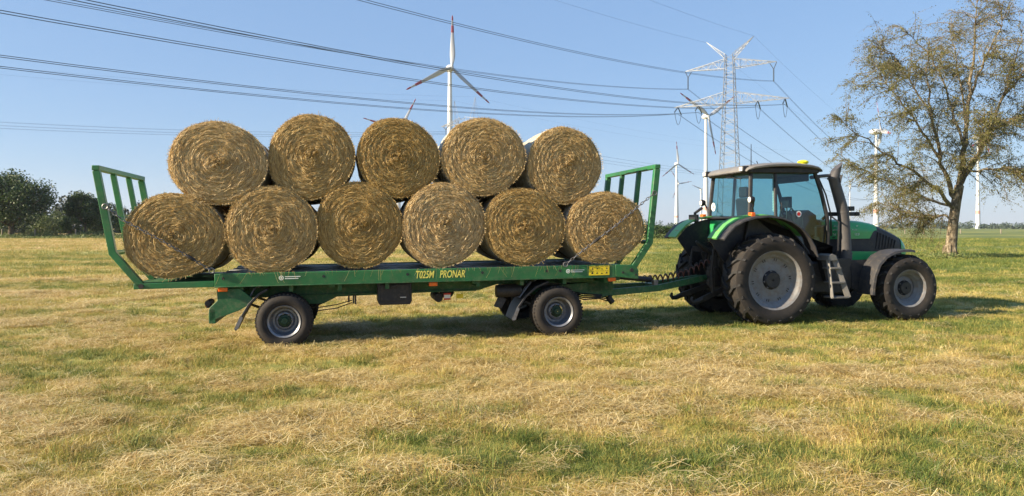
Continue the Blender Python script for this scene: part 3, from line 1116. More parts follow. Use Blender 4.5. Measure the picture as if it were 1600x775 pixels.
GT = 'trees along the left field edge'
broad_tree('oak_tree', foot_at(17, 118), 10.6, 6.6, 1.9, 'oak_leaf', .33, 'big dark round tree at the left edge of the field', 3, 150, 150, GT, .42, .4)
broad_tree('oak_tree', foot_at(133, 122), 7.6, 3.3, 2.2, 'oak_leaf', .28, 'smaller dark tree with pale trunk left of the rear gate', 5, 90, 140, GT, .20, -.3)
broad_tree('oak_tree', foot_at(168, 124), 5.6, 2.9, 1.2, 'bush_leaf', .30, 'low green tree seen through the rear gate', 8, 50, 70, GT, .16)
broad_tree('oak_tree', foot_at(262, 150), 9.2, 3.6, 2.2, 'oak_leaf', .32, 'tree top peeping above the lower left bale beside the rear gate', 9, 60, 70, GT, .2)
GB = 'bushes along the left field edge'
for i, (x, Y, h, w, lf, lab) in enumerate((
        (62, 128, 4.2, 3.0, 'bush_leaf', 'grey-green bush under the right side of the big tree'),
        (88, 131, 5.2, 2.9, 'bush_leaf', 'tall olive bush between the two dark trees'),
        (108, 126, 3.7, 1.9, 'hedge_leaf', 'low leafy bush left of the pale trunk'),
        (152, 129, 4.6, 2.6, 'bush_leaf', 'olive bush just outside the rear gate post'),
        (200, 130, 4.6, 3.0, 'bush_leaf', 'broad bush seen inside the rear gate'),
        (-18, 126, 4.0, 3.0, 'bush_leaf', 'bush at the very left edge under the big tree'))):
    broad_tree('bush', foot_at(x, Y), h, w, .25, lf, .27, lab, 20 + i, 40, 60, GB, .08, cat='bush')


def far_wood():
    """dark spruce wood behind, read as one mass"""
    r = np.random.default_rng(60)
    C = []
    for i in range(150):
        x = r.uniform(-80, 330)
        Y = r.uniform(210, 260)
        X = (x - 800) / F_PX * Y
        h = r.uniform(7.6, 10.2) + (2.6 if 95 < x < 130 else 0) * r.random()
        n = 170
        zz = h * (1 - r.random(n) ** 0.6) ** 1.0
        rad = (1 - zz / h) * 2.3 + .25
        a = r.random(n) * 6.283
        C.append(np.stack([X + rad * np.cos(a) * r.random(n) ** .5, Y + rad * np.sin(a), zz + .1], 1))
    C = np.concatenate(C)
    V, F = leaf_quads(C, .75, r, .7)
    o = link_mesh('far_wood', np_mesh('far_wood', V, F), 'conifer_leaf')
    tag(o, 'dark spruce wood behind the trees on the left', 'wood', kind='stuff')
    # field margin weeds under the left trees
    n = 22000
    x = r.uniform(-60, 330, n)
    Y = r.uniform(113, 122, n)
    X = (x - 800) / F_PX * Y
    hgt = .1 + 1.5 * fbm(X / 2.2, Y / 2, 51, 3) * sstep(112, 120, Y)
    C = np.stack([X, Y, hgt * r.random(n)], 1)
    V, F = leaf_quads(C, .32, r, .35)
    o = link_mesh('field_margin', np_mesh('field_margin', V, F), 'tall_grass')
    tag(o, 'tall weeds and grass along the left field edge', 'weeds', kind='stuff')
    # tree line on the horizon
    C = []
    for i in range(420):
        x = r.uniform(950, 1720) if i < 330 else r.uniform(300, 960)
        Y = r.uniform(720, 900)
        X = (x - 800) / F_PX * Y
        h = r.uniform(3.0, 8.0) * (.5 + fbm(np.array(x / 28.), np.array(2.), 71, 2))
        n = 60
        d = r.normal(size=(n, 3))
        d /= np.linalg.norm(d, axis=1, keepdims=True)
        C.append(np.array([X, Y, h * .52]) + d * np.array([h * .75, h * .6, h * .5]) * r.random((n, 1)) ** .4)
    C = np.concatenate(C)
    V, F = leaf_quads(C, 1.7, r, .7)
    o = link_mesh('tree_line', np_mesh('tree_line', V, F), 'hazed_leaf')
    tag(o, 'low hazy tree line on the far horizon at the right', 'wood', kind='stuff')


far_wood()


def hedge():
    r = np.random.default_rng(77)
    Y0 = 112
    t = empty('hedge', foot_at(1050, Y0), label='clipped leafy green hedge between the front gate and the tractor', cat='hedge')
    ox, oy, oz = t.location
    n = 15000
    x = r.uniform(960, 1180, n)
    X = (x - 800) / F_PX * Y0
    top = 2.05 + .55 * (fbm(X / 1.6, X * 0, 81, 3) - .5) * 2
    top = top * np.where(x > 1088, .75, 1)
    z = top * r.random(n) ** .75
    yy = Y0 + r.normal(0, .55, n)
    V, F = leaf_quads(np.stack([X - ox, yy - oy, z - oz], 1), .24, r)
    link_mesh('foliage', np_mesh('foliage', V, F), 'hedge_leaf', t)
    n = 3500
    x = r.uniform(955, 1185, n)
    X = (x - 800) / F_PX * (Y0 - 1.5)
    V, F = leaf_quads(np.stack([X - ox, r.uniform(-2.4, -.7, n), .75 * r.random(n)], 1), .3, r, .3)
    o = link_mesh('grass_verge', np_mesh('grass_verge', V, F), 'tall_grass', t)
    o['kind'] = 'stuff'
    m = MB()
    for x in np.arange(960, 1180, 9):
        X = (x - 800) / F_PX * Y0
        m.tube([(X - ox, 0, -.1), (X - ox + .1, .05, .8), (X - ox - .1, .1, 1.5)], [.05, .04, .02], 5)
    m.build('stems', 'bark', t)


hedge()


def birch():
    r = np.random.default_rng(12)
    Y0 = 40.5
    foot = Vector(foot_at(1484, Y0))
    t = empty('birch_tree', foot, label='sparse olive-brown birch with drooping twigs standing right of the tractor', cat='tree')

    def p(x, y, dy=0.0):
        return at(x, y, Y0) * ((Y0 + dy) / Y0) + Vector((0, 0, CAM_H * (1 - (Y0 + dy) / Y0))) - foot
    m = MB()
    tr = [p(1484, 408), p(1486, 385), p(1489, 350), p(1494, 315), p(1499, 290)]
    m.tube(tr, [.36, .29, .255, .245, .23], 14)
    # root flare
    for k in range(5):
        a = k * 1.26 + .3
        m.tube([(math.cos(a) * .15, math.sin(a) * .15, .7), (math.cos(a) * .30, math.sin(a) * .30, .18), (math.cos(a) * .46, math.sin(a) * .46, -.08)], [.17, .12, .06], 8)
    limbs = [
        ([p(1499, 292), p(1506, 240), p(1512, 180, .4), p(1518, 110, .2), p(1524, 40, .3), p(1527, -10, .2)], .22),
        ([p(1494, 312), p(1475, 268, -.6), p(1462, 215, -1.0), p(1452, 160, -1.3), p(1448, 105, -1.2), p(1452, 60, -1.3)], .16),
        ([p(1502, 285), p(1530, 240, .7), p(1552, 190, 1.0), p(1572, 135, 1.5), p(1592, 80, 1.6), p(1600, 40, 1.8)], .18),
        ([p(1490, 325), p(1462, 296, -1.0), p(1425, 268, -1.6), p(1385, 240, -2.0), p(1345, 212, -2.1), p(1305, 185, -2.0)], .14),
        ([p(1488, 338), p(1470, 338, .3), p(1448, 341, .5), p(1426, 335, .8), p(1400, 326, 1.0), p(1368, 314, 1.2)], .09),
        ([p(1505, 268), p(1540, 266, -.9), p(1575, 266, -1.6), p(1610, 272, -2.2), p(1640, 285, -2.5)], .09),
        ([p(1507, 232), p(1488, 170, .8), p(1468, 110, 1.5), p(1440, 70, 2.2), p(1410, 48, 2.5)], .10),
        ([p(1516, 150), p(1540, 90, -.8), p(1565, 40, -1.3), p(1580, 5, -1.5)], .09),
        ([p(1470, 250, -.8), p(1430, 190, -1.6), p(1395, 140, -2.2), p(1360, 105, -2.5)], .09),
        ([p(1545, 205, 1.0), p(1590, 180, 1.7), p(1635, 165, 2.2), p(1665, 160, 2.5)], .10),
        ([p(1510, 200), p(1500, 130, 1.8), p(1490, 75, 2.8), p(1485, 25, 3.2)], .09),
        ([p(1500, 280), p(1520, 250, -1.5), p(1540, 215, -2.8), p(1550, 170, -3.6)], .09),
        ([p(1490, 322), p(1450, 312, 1.2), p(1405, 292, 2.2), p(1355, 268, 2.8), p(1325, 258, 3.0)], .10),
        ([p(1565, 155, 1.4), p(1600, 110, .6), p(1640, 70, .2), p(1670, 45, 0)], .08),
        ([p(1456, 185, -1.1), p(1420, 125, -.6), p(1392, 85, -.2), p(1370, 72, 0)], .07),
    ]
    twV, twF, LC = [], [], []
    nb = 0

    def strip(pts, w):
        nonlocal nb
        pts = np.array(pts)
        d = np.gradient(pts, axis=0)
        s = np.cross(d, r.normal(size=3))
        s /= np.linalg.norm(s, axis=1, keepdims=True) + 1e-9
        ww = (w * np.linspace(1, .3, len(pts)))[:, None]
        v = np.empty((2 * len(pts), 3))
        v[0::2] = pts - s * ww / 2
        v[1::2] = pts + s * ww / 2
        twV.append(v)
        for i in range(len(pts) - 1):
            a = nb + 2 * i
            twF.append((a, a + 1, a + 3, a + 2))
        nb += len(v)
    for pts, r0 in limbs:
        # smooth the limb with a little wander
        P = [np.array(q) for q in pts]
        fine = []
        for i in range(len(P) - 1):
            for k in range(4):
                fine.append(P[i] + (P[i + 1] - P[i]) * k / 4 + r.normal(0, .05, 3) * (i + k > 0))
        fine.append(P[-1])
        nF = len(fine)
        m.tube(fine, [max(.016, .85 * r0 * (1 - .93 * (i / (nF - 1)) ** .8)) for i in range(nF)], 8)
        lim_d = P[-1] - P[0]
        for b in range(34):
            s = r.uniform(.16, 1.0)
            i = min(nF - 2, int(s * (nF - 1)))
            o = fine[i]
            d = fine[i + 1] - fine[i]
            d /= np.linalg.norm(d)
            sd = r.normal(size=3)
            sd -= d * sd.dot(d)
            sd /= np.linalg.norm(sd)
            dr = d * r.uniform(.35, .9) + sd * r.uniform(.5, 1.0) + np.array([0, 0, r.uniform(-.05, .35)])
            dr /= np.linalg.norm(dr)
            L = r.uniform(1.0, 2.7) * (1 - .35 * s)
            br = [o]
            for q in range(1, 7):
                dr = dr + np.array([0, 0, -.075]) + r.normal(0, .09, 3)
                dr /= np.linalg.norm(dr)
                br.append(br[-1] + dr * L / 6)
            m.tube(br, [max(.006, .022 * (1 - .8 * q / 6)) for q in range(7)], 4)
            for w in range(17):
                q = r.uniform(.2, 6)
                j = min(5, int(q))
                c = br[j] + (br[j + 1] - br[j]) * (q - j)
                td = dr * .5 + r.normal(0, .55, 3)
                td[2] = td[2] * .5 - .10
                td /= np.linalg.norm(td)
                TL = r.uniform(.4, 1.25)
                tw = [c]
                for k in range(4):
                    td = td + np.array([0, 0, -.17])
                    td /= np.linalg.norm(td)
                    tw.append(tw[-1] + td * TL / 4)
                strip(tw, .013)
                tw = np.array(tw)
                nl = int(r.integers(10, 24)) if c[2] < 11.0 else int(r.integers(4, 11))
                f = r.uniform(0, 3.99, nl)
                ii = f.astype(int)
                LC.append(tw[ii] + (tw[ii + 1] - tw[ii]) * (f - ii)[:, None] + r.normal(0, .045, (nl, 3)))
    m.build('trunk', 'birch_bark', t)
    o = link_mesh('twigs', np_mesh('twigs', np.concatenate(twV), twF), 'twig', t)
    o['kind'] = 'stuff'
    C = np.concatenate(LC)
    V, F = leaf_quads(C, .066, r, .7, .4)
    link_mesh('crown', np_mesh('crown', V, F), 'birch_leaf', t)
    # long grass round the foot
    n = 1500
    a = r.random(n) * 6.283
    d = np.abs(r.normal(0, .8, n)) + .2
    V, F = leaf_quads(np.stack([foot.x + d * np.cos(a), foot.y + d * np.sin(a), foot.z + .45 * r.random(n) * np.exp(-d / 1.6)], 1), .3, r, .12)
    o = link_mesh('long_grass', np_mesh('long_grass', V, F), 'tall_grass')
    tag(o, 'long uncut grass around the foot of the birch', 'grass', kind='stuff')


birch()


def fence_posts():
    r = np.random.default_rng(4)
    def post(x, Y, h, w, lab, grp):
        X, Yy, Z = foot_at(x, Y)
        m = MB()
        k = r.normal(0, .02, 2)
        m.tube([(0, 0, -.2), (k[0], k[1], h * .6), (k[0] * 2, k[1] * 2, h - .03), (k[0] * 2, k[1] * 2, h)], [w, w * .97, w * .93, w * .7], 9)
        o = m.build('fence_post', 'post_wood')
        o.location = (X, Yy, Z)
        tag(o, lab, 'fence post', grp)
    names = ('left of the birch, nearest the tractor bonnet', 'midway between tractor bonnet and birch trunk', 'just right of the birch trunk', 'farthest right beyond the birch')
    for (x, nm) in zip((1414, 1443, 1501, 1564), names):
        post(x, 205, 1.25, .16, 'pale fence post on the far field edge ' + nm, 'fence posts on the far field edge')
    for (x, nm) in ((55, 'beneath the right side of the big dark tree'), (118, 'beside the pale trunk left of the rear gate'), (3, 'at the left edge under the big dark tree')):
        post(x, 117, 1.45, .11, 'grey wooden fence post ' + nm, 'fence posts under the left trees')


fence_posts()

# ------------------------------------------------------------------ bales
BR, BL = 0.65, 1.18


def bale_meshes(seed):
    r = np.random.default_rng(seed)
    n = 72

    def rim(a):
        return 1 + .022 * np.sin(2 * a + seed) + .014 * np.sin(3 * a + 2 * seed) + .006 * np.sin(7 * a + seed)

    def bulge(rr, a, s):
        """relief of the rolled face: soft dome, rings of the roll, lumps"""
        return .035 * (1 - (rr / BR) ** 2) + .003 * np.sin(rr * 95 + a * 1.0 + seed) + (.022 + .05 * np.exp(-(rr / .2) ** 2)) * (fbm(rr * 12 + 3, a * 2.2 + 9, seed + s, 3) - .5) + .012 * np.exp(-(rr / .10) ** 2)
    # core
    V, F = [], []
    radii = [0.012, .04, .08, .12, .16, .2, .25, .3, .35, .4, .45, .5, .55, .595, .625, .643]
    for s, (y0, sg) in enumerate(((0.04, -1),)):
        b = len(V)
        for k, rr in enumerate(radii):
            for j in range(n):
                a = 2 * math.pi * j / n
                rad = rr * rim(a)
                edge = .05 * max(0, (rr - .56) / .083) ** 2
                V.append((rad * math.cos(a), y0 + sg * (float(bulge(rr, np.array(a if j else 0.0), s)) - edge), rad * math.sin(a)))
        for k in range(len(radii) - 1):
            for j in range(n):
                q = (b + k * n + j, b + k * n + (j + 1) % n, b + (k + 1) * n + (j + 1) % n, b + (k + 1) * n + j)
                F.append(q if sg < 0 else q[::-1])
        F.append(tuple(b + j for j in range(n))[::-1 if sg < 0 else 1])
    core = bpy.data.meshes.new('core')
    core.from_pydata(V, [], F)
    core.polygons.foreach_set('use_smooth', [True] * len(core.polygons))
    core.materials.append(MATS['hay_core'])
    # net wrap
    V, F = [], []
    ys = np.linspace(.085, BL - .085, 12)
    for i, y in enumerate(ys):
        for j in range(n):
            a = 2 * math.pi * j / n
            rad = .648 * rim(a) + .006 * math.sin(a * 9 + i * 1.3) - (.014 if i in (0, 11) else 0) + .007 * (r.random() - .5)
            V.append((rad * math.cos(a), y, rad * math.sin(a)))
    for i in range(11):
        for j in range(n):
            F.append((i * n + j, (i + 1) * n + j, (i + 1) * n + (j + 1) % n, i * n + (j + 1) % n))
    net = bpy.data.meshes.new('net_wrap')
    net.from_pydata(V, [], F)
    net.polygons.foreach_set('use_smooth', [True] * len(net.polygons))
    net.materials.append(MATS['net_wrap'])
    # straw on the near face
    N = 23000
    rr = .645 * np.sqrt(r.random(N))
    a = r.random(N) * 6.283
    L = r.uniform(.04, .15, N)
    L = np.where(rr < .12, L * .5, L)
    skew = r.normal(0, .10, N) + .04
    wild = r.random(N) < .035 + .25 * np.exp(-(rr / .16) ** 2)
    skew = np.where(wild, r.normal(0, .9, N), skew)
    w = r.uniform(.0024, .0046, N)
    lift = r.uniform(.001, .016, N) + np.where(wild, r.uniform(0, .025, N), 0)
    V = np.zeros((N, 8, 3))
    for k in range(4):
        t = k / 3 - .5
        rad = np.clip(rr + L * t * np.sin(skew), .004, .70)
        an = a + L * t * np.cos(skew) / np.maximum(rr, .06)
        x, z = rad * np.cos(an) * rim(an), rad * np.sin(an) * rim(an)
        ed = .05 * np.maximum(0, (rad - .56) / .083) ** 2
        y = .04 - (bulge(np.minimum(rad, .65), an % 6.283, 0) - ed) - lift * (.5 + 2.0 * (.25 - t * t)) - np.where(wild, r.uniform(-.004, .03, N) * (t > .2), 0)
        tx, tz = -np.sin(an), np.cos(an)
        ox, oz = np.cos(an), np.sin(an)
        tilt = r.uniform(-.006, .006, N)
        V[:, 2 * k] = np.stack([x - ox * w / 2, y + tilt * .5, z - oz * w / 2], 1)
        V[:, 2 * k + 1] = np.stack([x + ox * w / 2, y - tilt * .5, z + oz * w / 2], 1)
    V = V.reshape(-1, 3)
    b = (np.arange(N) * 8)[:, None]
    F = np.concatenate([b + np.array([[2 * k, 2 * k + 1, 2 * k + 3, 2 * k + 2]]) for k in range(3)])
    # fuzz round the rim and hanging ends
    M = 900
    a = r.random(M) * 6.283
    L = r.uniform(.006, .030, M)
    L = np.where((r.random(M) < .12) & (np.sin(a) < -.5), L * 2.4, L)
    y0 = r.uniform(-.01, .10, M)
    sw = r.normal(0, .8, M)
    Vf = np.zeros((M, 6, 3))
    for k in range(3):
        t = k / 2
        rad = .635 * rim(a) + L * t * np.cos(sw)
        an = a + L * t * np.sin(sw) / .65
        y = y0 - r.uniform(0, .02, M) * t
        for q, sg in ((0, -1), (1, 1)):
            Vf[:, 2 * k + q] = np.stack([rad * np.cos(an + sg * .0035), y, rad * np.sin(an + sg * .0035)], 1)
    bf = (np.arange(M) * 6)[:, None] + len(V)
    Ff = np.concatenate([bf + np.array([[2 * k, 2 * k + 1, 2 * k + 3, 2 * k + 2]]) for k in range(2)])
    straw = np_mesh('straw', np.concatenate([V, Vf.reshape(-1, 3)]), np.concatenate([F, Ff]))
    straw.materials.append(MATS['hay_strand'])
    return core, net, straw


BALE_VARIANTS = [bale_meshes(s) for s in (1, 2, 3, 4, 5, 6)]


def bale(i, u, v, z, ru, rz, label, group, front=True, yaw=0.0):
    t = empty('round_bale', mat=V_MAT @ Matrix.Translation((u, v, z)) @ Matrix.Rotation(yaw, 4, 'Z'), label=label, cat='hay bale', group=group)
    t.scale = (ru / BR, 1.0, rz / BR)
    core, net, straw = BALE_VARIANTS[i % len(BALE_VARIANTS)]
    spin = (i * 1.37) % 6.283
    for nm, me in (('core', core), ('net_wrap', net)) + ((('straw', straw),) if front else ()):
        o = link_mesh(nm, me, None, t)
        o.rotation_euler = (0, spin, 0)
        if nm == 'straw':
            o['kind'] = 'stuff'
    return t


LOW = [(-1.50, .02, 1.64, .675, .625), (-.165, .0, 1.715, .668, .635), (1.095, .06, 1.770, .640, .668), (2.37, .04, 1.765, .652, .655),
       (3.645, .04, 1.725, .660, .615), (4.985, .02, 1.700, .660, .59)]
TOP = [(-.90, .02, 2.685, .67, .62), (.405, .085, 2.795, .635, .64), (1.695, .09, 2.80, .63, .61), (3.01, .08, 2.825, .66, .625), (4.345, .10, 2.70, .635, .615)]
ORD = ['first', 'second', 'third', 'fourth', 'fifth', 'sixth']
LOWLAB = ['round hay bale at the rear of the lower row with a chain across it',
          'round hay bale, second from the rear in the lower near row',
          'round hay bale, third from the rear in the lower near row',
          'round hay bale above the yellow lettering in the lower near row',
          'round hay bale, fifth from the rear in the lower near row',
          'round hay bale at the front of the lower row with a chain across it']
TOPLAB = ['leftmost round hay bale of the upper near row, wide and slightly sagging',
          'second round hay bale from the left in the upper near row',
          'middle round hay bale of the upper near row',
          'fourth round hay bale from the left in the upper near row, before a turbine tower',
          'rightmost round hay bale of the upper near row with white net showing']
for i, (u, v, z, ru, rz) in enumerate(LOW):
    bale(i, u, v, z, ru, rz, LOWLAB[i], 'round hay bales on the trailer', True, [.0, .01, -.015, .02, -.01, .0][i])
    bale(i + 3, u + [.06, .03, -.05, .07, .02, .03][i], v + 1.21, z - [.0, .01, .02, .0, .01, .0][i], .64, rz * .99,
         f'hidden {ORD[i]} bale from the rear in the far lower row', 'round hay bales on the trailer', False)
for i, (u, v, z, ru, rz) in enumerate(TOP):
    bale(i + 2, u, v, z, ru, rz, TOPLAB[i], 'round hay bales on the trailer', True, [.015, -.01, .01, -.02, .02][i])
    bale(i + 5, u + [.05, -.04, .04, .02, -.03][i], v + 1.21, z - .03, .625, .61,
         f'hidden {ORD[i]} bale from the rear in the far upper row', 'round hay bales on the trailer', False)

# ------------------------------------------------------------------ trailer
TO = Vector((2.0, 1.2, 0))
trailer = empty('bale_trailer', mat=V_MAT @ Matrix.Translation(TO), label='green flatbed bale trailer with leaning end gates carrying round bales', cat='trailer')


def tm():
    return MB(TO)


for v0, v1 in ((-.01, .07), (2.33, 2.41)):
    m = tm()
    m.prism([(-.95, .905), (5.12, .905), (5.12, 1.098), (-.95, 1.088)], v0, v1)
    rail = m.build('side_rail', 'trailer_green', trailer, bevel=.008)
    if v0 < 0:
        m = tm()     # lashing holes along the rail
        for u in (-.83, .57, 1.80, 2.95, 3.98, 4.2):
            m.tube([(u, -.0135, 1.02), (u, .0, 1.02)], .022, 10)
        m.build('lashing_hole', 'black_plastic', rail)
        m = tm()     # bottom lip catches the light
        m.box(-.95, 5.12, -.022, .05, .893, .909)
        m.build('rail_lip', 'frame_green', rail, bevel=.003)
# deck: long steel profiles with gaps and a sheet below
m = tm()
m.box(-.93, 5.40, .075, 2.325, .93, .985)
m.build('deck_sheet', 'dark_steel', trailer)
for v in (.22, .62, 1.05, 1.35, 1.78, 2.18):
    m = tm()
    m.box(-.94, 5.38, v - .06, v + .06, .987, 1.075)
    m.build('deck_profile', 'deck_steel', trailer, bevel=.012)
m = tm()
for u in np.linspace(-.6, 5.0, 9):
    m.box(u - .03, u + .03, .08, 2.32, .80, .928)
m.build('cross_member', 'frame_green', trailer, bevel=.004)
for v in (.62, 1.70):
    m = tm()     # main longitudinal: deep in the middle, drawn up towards the front turntable
    poly = [(-.95, .90), (5.42, .90), (5.42, .80), (4.9, .78), (3.3, .79), (3.0, .70), (.75, .66), (.55, .56), (.30, .56), (.10, .68), (-.55, .68), (-.95, .80)]
    m.prism(poly, v - .04, v + .04)
    m.prism([(-.9, .705), (2.95, .715), (2.95, .69), (-.9, .68)], v - .075, v + .075)
    m.build('main_beam', 'frame_green', trailer, bevel=.004)
# lower rear extension with its pivot plates
for v0, v1 in ((0.0, .08), (2.32, 2.40)):
    m = tm()
    m.prism([(-2.02, .895), (-.955, .90), (-.955, .985), (-1.70, .978), (-2.02, .972)], v0, v1)
    e = m.build('rear_extension', 'trailer_green', trailer, bevel=.006)
    m = tm()
    m.tube([(-1.92, v0 - .014, .935), (-1.92, v1 + .012, .935)], .035, 12)
    m.build('pivot_bolt', 'dark_steel', e)
m = tm()
for u in (-1.98, -1.5, -1.02):
    m.box(u - .03, u + .03, .085, 2.315, .90, .96)
m.box(-2.0, -1.0, .09, 2.31, .962, .985)
m.build('extension_floor', 'frame_green', trailer, bevel=.004)
# front end of the deck
for v0, v1 in ((-.012, .085), (2.315, 2.41)):
    m = tm()
    m.prism([(5.125, .905), (5.46, .86), (5.52, .86), (5.52, 1.00), (5.46, 1.085), (5.125, 1.098)], v0, v1)
    e = m.build('gate_bracket', 'trailer_green', trailer, bevel=.008)
    m = tm()
    m.tube([(5.40, v0 - .016, 1.005), (5.40, v1 + .01, 1.005)], .032, 12)
    m.tube([(5.25, v0 - .012, .97), (5.25, v0, .97)], .018, 10)
    m.tube([(5.47, v0 - .012, .93), (5.47, v0, .93)], .014, 10)
    m.build('pivot_bolt', 'dark_steel', e)


def gate(name, knee, low, top, sgn):
    """bent end gate: four posts, top rail, lower rails"""
    g = None
    w = .095
    rails = tm()
    rails.box(top[0] - .05, top[0] + .05, -.005, 2.405, top[1] - .035, top[1] + .035)
    g = rails.build(name, 'trailer_green', trailer, bevel=.008)
    m = tm()
    m.tube([(knee[0], .05, knee[1]), (knee[0], 2.35, knee[1])], .035, 8)
    m.tube([(low[0], .05, low[1]), (low[0], 2.35, low[1])], .04, 8)
    m.build('cross_bar', 'trailer_green', g)
    for k, v in enumerate((.045, .80, 1.60, 2.355)):
        wv = .09 if k in (0, 3) else .075
        wu = w if k in (0, 3) else .075
        m = tm()
        pts = [low, knee, (top[0], top[1] - .036)]
        # offset polyline in the u-z plane, mitred at the knee
        L, R = [], []
        for i, (a, b) in enumerate(pts):
            ds = []
            if i > 0:
                ds.append(Vector((a - pts[i - 1][0], b - pts[i - 1][1])).normalized())
            if i < 2:
                ds.append(Vector((pts[i + 1][0] - a, pts[i + 1][1] - b)).normalized())
            d = sum(ds, Vector((0, 0))).normalized()
            nn = Vector((-d.y, d.x))
            h = wu / 2 / max(.6, nn.dot(Vector((-ds[0].y, ds[0].x))))
            L.append((a + nn.x * h, b + nn.y * h))
            R.append((a - nn.x * h, b - nn.y * h))
        m.prism(L + R[::-1], v - wv / 2, v + wv / 2)
        m.build('post', 'trailer_green', g, bevel=.007)
    return g


gate('rear_gate', (-2.29, 1.41), (-1.93, .95), (-2.49, 2.60), -1)
gate('front_gate', (5.735, 1.45), (5.42, 1.01), (5.875, 2.685), 1)


def road_wheel(parent, off, u, z, v0, R, width, rim_r, inner, rim_mat='rim_silver', hub_mat='hub_green'):
    """trailer wheel: outer face at v0, inner = +1 when the wheel lies towards +v"""
    s = inner

    def y(d):
        return v0 + s * d
    m = MB(off)     # hub drum and cap
    m.lathe([(y(.09), .005), (y(.09), .045), (y(.10), .056), (y(.13), .060), (y(.14), .088), (y(.16), .092), (y(width * .8), .092)][::s], u, z, 24)
    w = m.build('wheel', hub_mat, parent)
    m = MB(off)
    p = [(y(.035), rim_r - .025), (y(.012), rim_r), (y(.03), rim_r + .012), (y(.05), rim_r - .01), (y(.10), rim_r - .028), (y(.17), rim_r - .035), (y(.20), rim_r - .06),
         (y(.20), rim_r * .62), (y(.165), rim_r * .54), (y(.155), rim_r * .45), (y(.155), .10)]
    m.lathe(p[::s], u, z, 40)
    rim = m.build('rim', rim_mat, w)
    m = MB(off)
    for k in range(8):
        a = 2 * math.pi * k / 8 + .2
        m.tube([(u + .105 * math.cos(a), y(.158), z + .105 * math.sin(a)), (u + .105 * math.cos(a), y(.125), z + .105 * math.sin(a))], .013, 6)
    m.build('wheel_nut', 'steel', rim)
    m = MB(off)
    d = R - rim_r
    prof = [(y(.05), rim_r - .012), (y(.02), rim_r + .006), (y(.004), rim_r + .25 * d), (y(-.004), rim_r + .42 * d), (y(.002), rim_r + .62 * d), (y(.022), rim_r + .83 * d), (y(.045), R - .016),
            (y(.075), R - .004)]
    for k in range(4):       # tread ribs and grooves
        a, b = .075 + (width - .15) * k / 4, .075 + (width - .15) * (k + 1) / 4
        prof += [(y(a + .012), R), (y(b - .012), R), (y(b - .008), R - .014), (y(b - .001), R - .014)]
    prof += [(y(width - .075), R - .004), (y(width - .045), R - .016), (y(width - .02), rim_r + .8 * d), (y(width), rim_r + .5 * d), (y(width - .03), rim_r - .01)]
    m.lathe(prof[::s], u, z, 64)
    n = 44
    for k in range(n):       # shoulder blocks
        for e in (0, 1):
            a = 2 * math.pi * (k + .5 * e) / n
            da = math.pi / n * .55
            vs = []
            for (dd, rr) in ((.018, R - .075), (.040, R + .002), (.080, R + .006)):
                dd2 = dd if e == 0 else width - dd
                for q in (-1, 1):
                    vs.append((u + rr * math.cos(a + q * da), y(dd2 - .004 * (1 if e == 0 else -1)), z + rr * math.sin(a + q * da)))
            m.add(vs, [(0, 1, 3, 2), (2, 3, 5, 4)])
    m.build('tyre', 'rubber', w, angle=50)
    return w


for u in (0.0, 4.18):
    road_wheel(trailer, TO, u, .365, .0, .41, .38, .235, 1)
    road_wheel(trailer, TO, u + (.0 if u < 1 else -.12), .365, 2.40, .41, .38, .235, -1)
    m = tm()
    m.tube([(u - .0, .3, .365), (u - (.0 if u < 1 else .12), 2.1, .365)], .06, 12)
    m.build('axle', 'dark_steel', trailer)
    for v in (.64, 1.70):
        m = tm()
        for k in range(5):
            L = .55 - .08 * k
            m.tube([(u - L, v, .50 - .03 * k + .08), (u - L * .5, v, .455 - .03 * k + .02), (u, v, .44 - .022 * k), (u + L * .5, v, .455 - .03 * k + .02), (u + L, v, .50 - .03 * k + .08)], .02, 4)
        m.box(u - .05, u + .05, v - .05, v + .05, .33, .56)
        m.build('leaf_spring', 'dark_steel', trailer)
# front turntable
m = tm()
m.lathe([(.45, .48), (.45, .56), (.50, .56), (.50, .48)], 0, 0, 24) if False else None
rings = []
for zz, rr in ((.70, .52), (.70, .60), (.775, .60), (.775, .52)):
    rings.append([Vector((4.1 + rr * math.cos(2 * math.pi * k / 32), 1.18 + rr * math.sin(2 * math.pi * k / 32), zz)) for k in range(32)])
m.rings(rings + [rings[0]], caps=False)
m.build('turntable', 'dark_steel', trailer)
m = tm()
for v in (.64, 1.70):
    m.prism([(3.55, .70), (5.30, .80), (5.32, .66), (5.05, .56), (4.5, .60), (3.55, .60)], v - .04, v + .04)
m.box(4.85, 5.3, .60, 1.74, .62, .78)
m.build('front_bogie_frame', 'frame_green', trailer, bevel=.006)
# drawbar
m = tm()
for v, e in ((.66, 1.10), (1.68, 1.26)):
    m.beam((5.10, v, .58), (6.25, (v + e) / 2 + .02, .62), .08, .11)
    m.beam((6.25, (v + e) / 2 + .02, .62), (7.20, e, .755), .08, .11)
m.box(6.2, 6.32, .92, 1.44, .57, .68)
m.tube([(7.1, 1.18, .75), (7.32, 1.18, .76)], .05, 12)
bar = m.build('drawbar', 'frame_green', trailer, bevel=.006)
m = tm()
rings = []
for k in range(17):
    a = 2 * math.pi * k / 16
    c = Vector((7.39 + .075 * math.cos(a), 1.18 + .075 * math.sin(a), .765))
    e = Vector((math.cos(a), math.sin(a), 0))
    rings.append([c + (e * math.cos(b) + Vector((0, 0, 1)) * math.sin(b)) * .022 for b in np.linspace(0, 2 * math.pi, 9)[:-1]])
m.rings(rings, caps=False)
m.build('towing_eye', 'dark_steel', bar)
m = tm()
m.tube([(5.28, .92, .86), (5.42, .93, .85), (6.15, 1.0, .76)], [.035, .05, .05], 10)
m.build('height_spring', 'black_plastic', bar)
m = tm()
m.box(6.16, 6.24, .87, .95, .60, .76)
